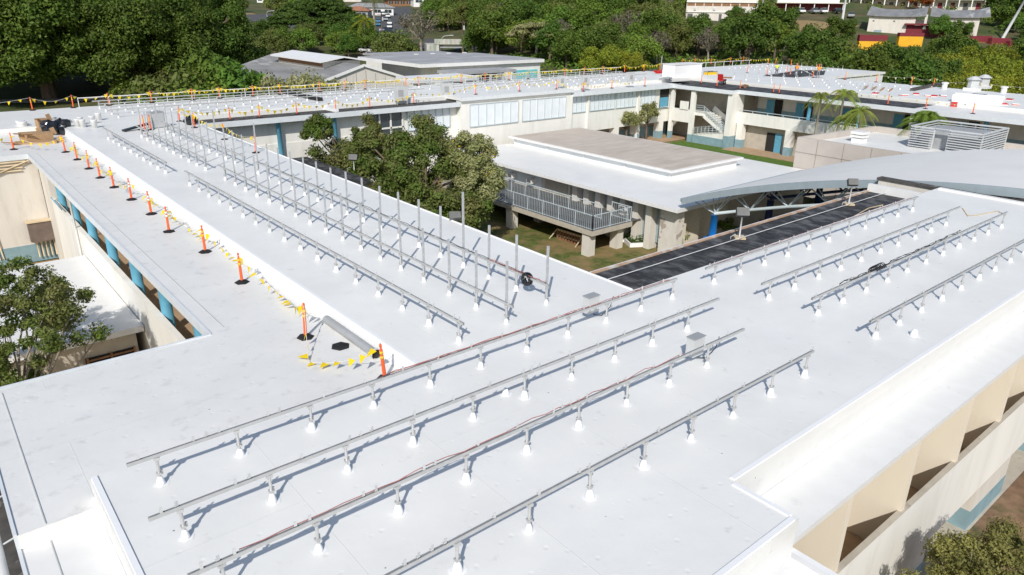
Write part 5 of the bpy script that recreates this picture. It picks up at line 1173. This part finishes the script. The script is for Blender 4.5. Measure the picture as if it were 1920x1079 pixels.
for i, (px, py, w_, rf, wl) in enumerate(((775,8,14,'tileroof','white'),(815,10,16,'greyroof','white'),(860,7,13,'pinkred','cream'),(900,8,16,'whiteroof','cream'),(940,6,15,'greyroof','white'),(600,3,16,'greyroof','white'),(650,4,12,'tileroof','cream'),(750,12,9,'greyroof','wood'),(540,4,12,'whiteroof','grey'))):
    house('distant house on the top picture edge, %s from the left' % ORD[sorted([775,815,860,900,940,600,650,750,540]).index(px)], px, py, w_*1.3, 10, 3, rf, wl, rnd.uniform(-.3,.3), group='distant houses along the top edge')
house('small cream building half hidden by trees above the woods', 1105, 12, 8, 7, 3.5, 'greyroof', 'conc', .1, rh=.5, nwin=1)
# three-storey cream school block with a red panel
def local_at(t, px, y=0.0):
    """local x on the building's front plane seen at pixel column px"""
    p0 = t.location; th = t.rotation_euler.z; d = ray(px, 30); n = Vector((-math.sin(th), math.cos(th))); k = (p0.x*n.x+p0.y*n.y)/(d.x*n.x+d.y*n.y)
    return (d.x*k-p0.x)*math.cos(th)+(d.y*k-p0.y)*math.sin(th)
p = hit(1350,40); t = thing('school_block', 'cream three-storey block with a faded red panel on the hilltop', 'school building', p, frame(p,-.03)); S_ = (p.x*cy+p.y*sy)**2/math.hypot(p.x,p.y)/FOC
W2_ = 62*S_; H_ = 40*S_
MB().box(-W2_,W2_,0,12,-1.5,H_).build('wall', M['cream'], t); MB().box(-W2_-.3,W2_+.3,-.5,12.3,H_,H_+.3).build('roof', M['whiteroof'], t)
for z0, z1 in ((H_*.63,H_*.76),):
    for k in range(8): x = -W2_+(k+.5)*W2_/4; MB().box(x-W2_/9,x+W2_/9,-.03,.05,z0,z1).build('window_strip', M['wood'], t)
MB().box(-W2_-.05,W2_+.05,-.35,0,H_*.78,H_*.82).box(-W2_-.05,W2_+.05,-.3,0,H_*.36,H_*.39).build('ledge', M['white'], t)
MB().box(W2_*.42,W2_*1.0,-.08,.02,-.5,H_*.33).build('red_panel', M['pinkred'], t)
for x in (-W2_*.75,-W2_*.2): MB().box(x-.3,x+.3,-.3,.05,H_*.45,H_*.55).build('air_conditioner', M['lgrey'], t)
for x0,x1 in ((-.95,-.8),(-.45,-.34),(-.05,.03),(-.62,-.57)): MB().box(W2_*x0,W2_*x1,-.04,.04,H_*.05 if x0 < -.5 else -.3,H_*.3).build('doorway', M['dgrey'], t)
house('cream block left of the three-storey block, half behind trees', 1258, 26, 62*.17, 9, 4, 'whiteroof', 'cream', 0, rh=.2, nwin=2, cat='school building', name='school_block')
# maroon open shed
p = hit(1512,22); t = thing('maroon_building', 'long low building with a maroon open front and white posts', 'school building', p, frame(p,.05)); S_ = (p.x*cy+p.y*sy)**2/math.hypot(p.x,p.y)/FOC; W2_ = 62*S_; H_ = 14*S_
MB().box(-W2_,W2_,2,10,-1,H_).build('wall', M['maroon'], t); MB().box(-W2_-1,W2_+1,-.6,10.5,H_,H_+.3).build('roof', M['cream'], t); MB().box(-W2_*1.7,W2_*.9,3,13,H_+.3,H_+2.0).build('upper_roof', M['creamlight'], t)
for k in range(6): x = -W2_+k*W2_*.4; MB().box(x-.12,x+.12,-.2,.04,-.8,H_).build('post', M['white'], t)
# long cream building at the very back
p = hit(1730,16); t = thing('school_block', 'long cream two-storey school building on the top picture edge at the right', 'school building', p, frame(p,.04)); S_ = (p.x*cy+p.y*sy)**2/math.hypot(p.x,p.y)/FOC; W2_ = 130*S_
MB().box(-W2_,W2_,2.5,14,-2,7.5).build('wall', M['cream'], t); MB().box(-W2_,W2_,0,2.49,2.6,3.6).build('balcony', M['creamlight'], t); MB().box(-W2_-.5,W2_+.5,-.5,14.5,7.5,7.9).build('roof', M['whiteroof'], t)
for k in range(12): x = -W2_+W2_/12+k*W2_/6; MB().box(x-1.1,x+.1,2.42,2.49,-1.5,1.8).build('doorway', M['maroon' if k%3 else 'dgrey'], t); MB().box(x+1,x+2.4,2.42,2.49,3.9,6.2).build('window', M['glass'], t); MB().box(x-.9-W2_/12,x-.6-W2_/12,0,.3,-2,2.6).build('column', M['creamlight'], t)
# big cream gym-like building with twin swept grey roofs
p = hit(1733,68); t = thing('twin_roof_building', 'large cream building with two swept grey roofs on the hillside', 'school building', p, frame(p,.0)); S_ = (p.x*cy+p.y*sy)**2/math.hypot(p.x,p.y)/FOC
X = lambda px: (px-1733)*S_*1.0
Hh = 42*S_
MB().box(X(1627),X(1712),0,10,-4,Hh*.86).box(X(1748),X(1822),0,10,-4,Hh*.86).box(X(1712)+.01,X(1748)-.01,1.5,10,-4,Hh*.7).build('wall', M['cream'], t)
def swept(x0, x1, z):
    n = 8; vs = []
    for i in range(n+1):
        u = i/n; x = x0+(x1-x0)*u; c = .9*(abs(u-.5)*2)**3
        vs += [(x,-.8,z+c*.3),(x,10.5,z+1.6+c),(x,-.8,z+c*.3-.2),(x,10.5,z+1.4+c)]
    fs = []
    for i in range(n): a = i*4; fs += [(a,a+4,a+5,a+1),(a+2,a+3,a+7,a+6),(a,a+2,a+6,a+4),(a+1,a+5,a+7,a+3)]
    fs += [(0,1,3,2),(n*4,n*4+2,n*4+3,n*4+1)]
    return MB().add(vs, fs)
swept(X(1622),X(1730),Hh*.87).build('swept_roof', M['oldroof'], t); swept(X(1736),X(1838),Hh*.87).build('swept_roof', M['oldroof'], t)
MB().box(X(1694),X(1772),-1.2,.0,Hh*.48,Hh*.55).build('entrance_canopy', M['maroon'], t); MB().box(X(1698),X(1770),-.1,-.02,-1,Hh*.47).build('entrance_wall', M['maroon'], t)
MB().box(X(1730)-.3,X(1730)+.3,-.5,1.4,Hh*.3,Hh*.95).build('centre_post', M['cream'], t)
for px in (1636,1674): MB().box(X(px)-.2,X(px)+.2,-.04,.02,Hh*.6,Hh*.66).build('vent', M['dgrey'], t)
MB().box(X(1640),X(1654),-.04,.02,Hh*.05,Hh*.22).build('window', M['greyglass'], t)
# golden retaining walls with maroon tops
for i, (x0, x1, yt, yb, mh) in enumerate(((1481,1512,82,96,.35),(1608,1660,66,98,.3),(1683,1728,62,92,.18),(1812,1858,68,84,.5),(1858,1892,72,88,.6),(1892,1932,78,92,.5))):
    a, b = hit(x0,yb-4), hit(x1,yb-4); a = Vector((a.x,a.y,0)); b = Vector((b.x,b.y,0)); c = (a+b)/2; D_ = math.hypot(c.x,c.y); zb = CH+ray((x0+x1)/2,yb+6).z/math.hypot(*ray((x0+x1)/2,yb+6)[:2])*D_; zt = CH+ray((x0+x1)/2,yt).z/math.hypot(*ray((x0+x1)/2,yt)[:2])*D_
    t = thing('retaining_wall', 'golden yellow hillside wall with a maroon top, %s from the left' % ORD[i], 'retaining wall', (c.x,c.y,zb), math.atan2(b.y-a.y,b.x-a.x), 'golden walls on the hillside'); L = (b-a).length/2; Hq = zt-zb
    MB().box(-L,L,0,1.2,-1,Hq*(1-mh)).build('yellow_wall', M['yellowwall'], t); MB().box(-L-.05,L+.05,-.05,1.25,Hq*(1-mh),Hq).build('maroon_top', M['maroon'], t)
# gabled hall
YG = 92.0; A = ony(682,124,YG); EL, ER = ony(600,164,YG), ony(778,152,YG); slope = (A.z-ER.z)/(ER.x-A.x)
hl = A.z-slope*(A.x-(A.x-15)); xl = 42.3; xr = A.x+9; DG = 30.5
gh = thing('gabled_hall', 'gabled hall with weathered dark roof and raised ridge monitor behind the far wing', 'hall', (A.x,YG,G), world=True)
zl, zr = A.z-slope*(A.x-xl), A.z-slope*9
MB().add([(xl+.4,YG+.1,G),(xr-.4,YG+.1,G),(xr-.4,YG+.1,zr),(A.x,YG+.1,A.z-.15),(xl+.4,YG+.1,zl),(xl+1,YG+DG,G),(xr-1,YG+DG,G),(xr-1,YG+DG,zr),(A.x,YG+DG,A.z-.15),(xl+1,YG+DG,zl)],[(0,1,2,3,4),(9,8,7,6,5),(0,4,9,5),(1,6,7,2)]).build('wall', M['cream'], gh)
def slab(x0,z0,x1,z1,y0,y1,th=.2): return MB().add([(x0,y0,z0),(x1,y0,z1),(x1,y1,z1),(x0,y1,z0),(x0,y0,z0-th),(x1,y0,z1-th),(x1,y1,z1-th),(x0,y1,z0-th)],[(0,1,2,3),(7,6,5,4),(0,4,5,1),(1,5,6,2),(2,6,7,3),(3,7,4,0)])
slab(xl-.4,zl-slope*.4+.1,A.x,A.z+.1,YG-.1,YG+DG).build('left_roof', M['oldroof'], gh); slab(A.x,A.z+.1,xr+.4,zr-slope*.4+.1,YG-.1,YG+DG).build('right_roof', M['oldroof'], gh)
MB().bar((xl-.4,YG-.15,zl-slope*.4+.05),(A.x,YG-.15,A.z+.08),.12,.35).bar((A.x,YG-.15,A.z+.08),(xr+.4,YG-.15,zr-slope*.4+.05),.12,.35).build('gable_board', M['white'], gh)
MB().box(A.x-2.9,A.x+2.9,YG+6.4,YG+22,A.z-1.2,A.z+.3).build('monitor_wall', M['cream'], gh); MB().box(A.x-2.97,A.x-2.91,YG+6.6,YG+21.8,A.z-.45,A.z+.25).build('monitor_louvre', M['wood'], gh)
slab(A.x-3.7,A.z+.35,A.x,A.z+.95,YG+5.5,YG+23).build('monitor_roof', M['whiteroof'], gh); slab(A.x,A.z+.95,A.x+3.7,A.z+.35,YG+5.5,YG+23).build('monitor_roof', M['whiteroof'], gh)
gr = MB()
for z in np.arange(-5.5,A.z-1.4,1.0):
    hw = min(8.5,(A.z-z)/slope-1.2)
    if hw > .5: gr.box(A.x-hw-(3 if z < zl else 0),A.x+hw-.5,YG+.05,YG+.09,z,z+.035)
for x in np.arange(xl+2,xr-1.2,1.5): gr.box(x,x+.04,YG+.05,YG+.085,G,A.z-.5-abs(x-A.x)*slope)
gr.build('wall_joint', M['joint'], gh)
# flat roofed block with turquoise mural
YF = 86.0; a = ony(785,120,YF); b = ony(1013,113,YF)
fb = thing('flat_roof_block', 'flat grey-roofed block with a turquoise mural wall behind the far wing', 'school building', (a.x,YF,G), world=True)
zt = (a.z+b.z)/2+.1; xm = ony(826,133,YF).x
MB().box(xm,b.x,YF,YF+16,G,zt-.5).build('wall', M['creamlight'], fb); MB().box(a.x,b.x+.4,YF-.5,YF+17,zt-.5,zt-.05).build('fascia', M['white'], fb); MB().box(a.x+.1,b.x+.3,YF-.4,YF+16.9,zt-.045,zt).build('roof', M['flatgrey'], fb)
c0, c1 = ony(960,146,YF), ony(1007,130,YF); MB().box(c0.x,c1.x,YF-.08,YF+.02,G,c1.z).build('mural_panel', M['mural'], fb)
c0, c1 = ony(862,150,YF-3), ony(956,132,YF-3); MB().box(c0.x-2,c1.x,YF-4.5,YF-.51,c1.z-.1,c1.z+.25).build('porch_roof', M['flatgrey'], fb); MB().box(c0.x,c1.x,YF-.1,YF+.02,G,c1.z-.3).build('porch_shade', M['wood'], fb)
for x in np.linspace(c0.x,c1.x,5): MB().box(x-.15,x+.15,YF-4.3,YF-4,G,c1.z-.15).build('porch_post', M['lgrey'], fb)
c0, c1 = ony(745,142,YF-5), ony(860,138,YF-5); MB().box(c0.x,c1.x,YF-9,YF-4.6,c1.z-.5,c1.z).build('low_roof', M['whiteroof'], fb)
c0, c1 = ony(790,168,YF-8), ony(952,150,YF-8); MB().box(c0.x,c1.x,YF-8.3,YF-8,G,c1.z).build('painted_wall', M['mural'], fb)
YF2 = 112; a = ony(760,97,YF2); b = ony(895,107,YF2); t = thing('back_flat_block', 'second flat grey-roofed block behind the mural block', 'school building', (a.x,YF2,G), world=True)
MB().box(a.x,b.x,YF2,YF2+14,G,b.z).build('wall', M['creamlight'], t); MB().box(a.x-.4,b.x+.4,YF2-.4,YF2+14.4,b.z,b.z+.35).build('roof', M['flatgrey'], t)
for i, x in enumerate(np.linspace(a.x+3,b.x-2,4)): MB().box(x-.3,x+.3,YF2+1,YF2+1.6,b.z+.35,b.z+.8).build('roof_vent', M['white'], t)
# bridge, tank, container, fence posts
p = hit(838,106); S_ = (p.x*cy+p.y*sy)**2/math.hypot(p.x,p.y)/FOC; t = thing('footbridge', 'old concrete bridge with weathered parapet half hidden in the trees', 'bridge', p, frame(p,.1))
MB().box(-22*S_,36*S_,-.3,.3,20*S_,29*S_).build('parapet', M['bridge'], t); MB().box(-22*S_,36*S_,.3,7,18*S_,20*S_).build('deck', M['conc'], t); MB().box(-36*S_,-14*S_,-.2,7,-2,19.9*S_).build('abutment', M['bridge'], t); MB().box(-12*S_,36*S_,-.25,.25,14*S_,16*S_).build('girder', M['grey'], t)
p = hit(492,116); t = thing('water_tank', 'white round tank left of the gabled hall', 'tank', (p.x,p.y,G)); S_ = (p.x*cy+p.y*sy)**2/math.hypot(p.x,p.y)/FOC
MB().lathe([(8*S_,0),(8*S_,9*S_)],18).build('tank_wall', M['white'], t, True); MB().lathe([(8.3*S_,9*S_),(8.0*S_,10.4*S_),(.1,10.8*S_)],18).build('tank_lid', M['white'], t)
# poles
def pole(label, px, py, ytop, r, mt='bark', arms=True, lamp=False, lean=0, name='utility_pole', cat='utility pole', grp=None):
    p = hit(px,py); D_ = math.hypot(p.x,p.y); h = CH+ray(px,ytop).z/math.hypot(*ray(px,ytop)[:2])*D_-p.z; t = thing(name, label, cat, p, frame(p), grp)
    MB().tube([(0,0,-.5),(lean,0,h)], [r*1.2,r*.8], 8).build('pole', M[mt], t, True)
    if arms: MB().box(-1.3,1.3,-.06,.06,h-.9,h-.75).build('crossarm', M[mt], t); MB().lathe([(.22,h-2.6),(.22,h-1.6)],10,(.35,0,0)).build('transformer', M['lgrey'], t)
    if lamp: MB().tube([(0,0,h),(.6,0,h+.5),(2.2,0,h+.7)], .07, 6).build('lamp_arm', M['lgrey'], t); MB().box(2.0,2.9,-.15,.15,h+.62,h+.78).build('lamp_head', M['lgrey'], t)
pole('wooden utility pole at the street corner', 717, 70, 22, .18); pole('thin wooden pole with a transformer above the bare tree', 774, 90, 28, .18); pole('brown utility pole right of the bridge', 868, 106, 35, .2)
pole('street lamp above the bridge', 829, 104, 72, .1, 'lgrey', False, True, name='street_lamp', cat='street lamp')
pole('tall pale mast right of the three-storey block', 1424, 54, -8, .3, 'lgrey', False, name='light_mast', cat='light mast'); pole('tall pale mast left of the twin-roofed building', 1579, 40, -30, .3, 'lgrey', False, name='light_mast', cat='light mast')
pole('leaning tall pale mast right of the twin-roofed building', 1878, 74, -10, .32, 'lgrey', False, lean=3.2, name='light_mast', cat='light mast'); pole('tall pale mast at the top right corner', 1911, 30, -60, .3, 'lgrey', False, lean=2, name='light_mast', cat='light mast')
pole('small lamp pole left of the umbrella tree', 501, 34, 24, .1, 'lgrey', False, True, name='street_lamp', cat='street lamp')
# thin standpipes above the far wing
for i, (px,pt_) in enumerate(((1239,108),)): p = at(px,134,0); tag(MB().tube([p, p+Vector((0,0,2.2))], .04, 6).build('standpipe', M['lgrey']), 'thin grey standpipe on the far wing near the white plant box', 'pipe')
# cars
def car_proto(van=False):
    t = thing('parked_car', '', 'car')
    sec = [(-2.15,.35,.75),(-2.1,.35,.85),(-1.3,.3,.95),(1.0,.3,.92),(1.9,.32,.78),(2.15,.38,.65)]
    m = MB(); vs = []
    for x, z0, z1 in sec: vs += [(x,-.85,z0),(x,-.88,(z0+z1)/2),(x,-.8,z1),(x,.8,z1),(x,.88,(z0+z1)/2),(x,.85,z0)]
    fs = []
    for i in range(len(sec)-1):
        for k in range(6): a = i*6+k; b = i*6+(k+1)%6; fs.append((a,b,b+6,a+6))
    fs += [(5,4,3,2,1,0), tuple(range(len(vs)-6,len(vs)))]
    m.add(vs, fs); m.build('body', None or M['white'], t)
    H = 1.85 if van else 1.45
    MB().add([(-1.75,-.78,.9),(1.05,-.78,.9),(.35,-.62,H),(-1.35,-.62,H),(-1.75,.78,.9),(1.05,.78,.9),(.35,.62,H),(-1.35,.62,H)],[(0,1,2,3),(5,4,7,6),(1,5,6,2),(4,0,3,7)]).build('windows', M['glass'], t)
    MB().box(-1.38,.38,-.64,.64,H,H+.04).build('roof', M['white'], t)
    for x in (-1.35,1.35):
        for y in (-.82,.82):
            wl = MB().lathe([(.33,-.1),(.33,.1)],14).build('wheel', M['rubber'], t); wl.location = (x,y,.33); wl.rotation_euler = (math.pi/2,0,0)
            rm = MB().lathe([(.18,-.11),(.18,.11)],10).build('rim', M['lgrey'], wl)
    return t
cp0 = car_proto(); carused = [False]
paints = {}
def car(label, p, rz, col, s=1):
    o = cp0 if not carused[0] else copy_tree(cp0); carused[0] = True
    if col not in paints: paints[col] = carmat(col)
    o.location = p+Vector((0,0,.15)); o.rotation_euler = (0,0,rz); o.scale = (s,s,s); o['label'] = label; o['group'] = 'cars parked and driving on the streets'
    for c_ in list(o.children):
        if c_.name.startswith('body') or c_.name.startswith('roof'): c_.data = c_.data.copy(); c_.data.materials[0] = paints[col]
rd = math.atan2((main_road[4]-main_road[2]).y,(main_road[4]-main_road[2]).x); sd_ = math.atan2((side_road[3]-side_road[0]).y,(side_road[3]-side_road[0]).x)
WH, BK, BL, SV, NV = (.78,.78,.78), (.02,.02,.025), (.05,.22,.42), (.35,.37,.38), (.02,.04,.10)
for i, (px, py, c_, ang, lb) in enumerate(((610,60,NV,rd,'dark blue car driving under the umbrella tree'),(517,38,SV,rd,'silver car at the left end of the visible road'),(632,68,BK,rd,'black car in the shade of the umbrella tree'),(764,88,NV,rd,'dark blue car on the road near the bridge'),(710,50,BL,sd_,'blue car parked on the side street, nearer one'),(710,44,BL,sd_,'blue car parked on the side street, further one'),
    (723,61,WH,rd,'white car at the street corner'),(730,64,BK,rd,'black car at the street corner'),(728,34,WH,sd_,'white car parked on the right of the side street, nearer one'),(730,28,BK,sd_,'black car parked on the right of the side street'),(719,30,WH,sd_,'white van parked on the left of the side street'),(724,40,SV,sd_,'silver car parked on the side street'),(731,47,WH,sd_,'white car beside the hedge, further one'),(731,54,WH,sd_,'white car beside the hedge, nearer one'),(704,68,BK,rd,'black car partly behind the palm'),
    (1500,26,WH,.9,'white car parked before the maroon building, left one'),(1525,26,SV,.9,'silver car parked before the maroon building'),(1541,26,WH,.9,'white car parked before the maroon building, right one'),(1568,26,BK,.9,'black car parked before the maroon building'),(1595,34,SV,.5,'silver car left of the twin-roofed building'))):
    car(lb, hit(px,py), ang, c_)
for i, (px, py) in enumerate(((668,98),(676,99),(694,100),(700,101),(662,97))): car('pale car half hidden by the trees behind the gabled hall, %s from the left' % ORD[sorted([668,676,694,700,662]).index(px)], hit(px,py), rd, WH)
for i_, (px_, py_, r_) in enumerate(((1325,60,9),(1300,66,6),(1375,56,7),(1475,50,9),(1540,48,8),(1450,64,6))):
    c_ = hit(px_,py_); vs_ = []
    for k_ in range(6):
        for j_ in range(20):
            a_ = j_*math.pi/10; q_ = r_*k_/5*(1+.25*math.sin(3*a_+i_)); x_, y_ = c_.x+q_*math.cos(a_), c_.y+q_*math.sin(a_); vs_.append((x_, y_, terr(x_, y_)+.12-.1*k_/5))
    tag(MB().add(vs_, [(k_*20+j_, k_*20+(j_+1)%20, k_*20+20+(j_+1)%20, k_*20+20+j_) for k_ in range(5) for j_ in range(20)]).build('bare_slope', M['drygrass'], smooth=True), kind='structure')
# shrub ground cover so the slope never shows bare through the woods
R = np.random.default_rng(5); cl = []
for _ in range(1500):
    f = R.uniform(114,330); v = R.uniform(-.10,.80)*f; p = fr(f, v)
    px, py = px_of(p)
    if any((p.x-a)**2+(p.y-b)**2 < 110 for a,b,r in keep) or any(x0-8 < px < x1+8 and y0 < py < y1+10 for x0,x1,y0,y1 in clear): continue
    if 760 < px < 900 and py > 60: continue
    r = R.uniform(1.0,2.2); cl.append(((p.x,p.y,p.z+.4),(r*1.5,r*1.5,r*.8)))
o = bpy.data.objects.new('undergrowth', leaf_mesh('undergrowth', cl, 60, .35, M['lf_mid'], 77)); C.objects.link(o); tag(o, kind='stuff'); o['label'] = 'low green undergrowth covering the wooded hillside'; o['category'] = 'undergrowth'
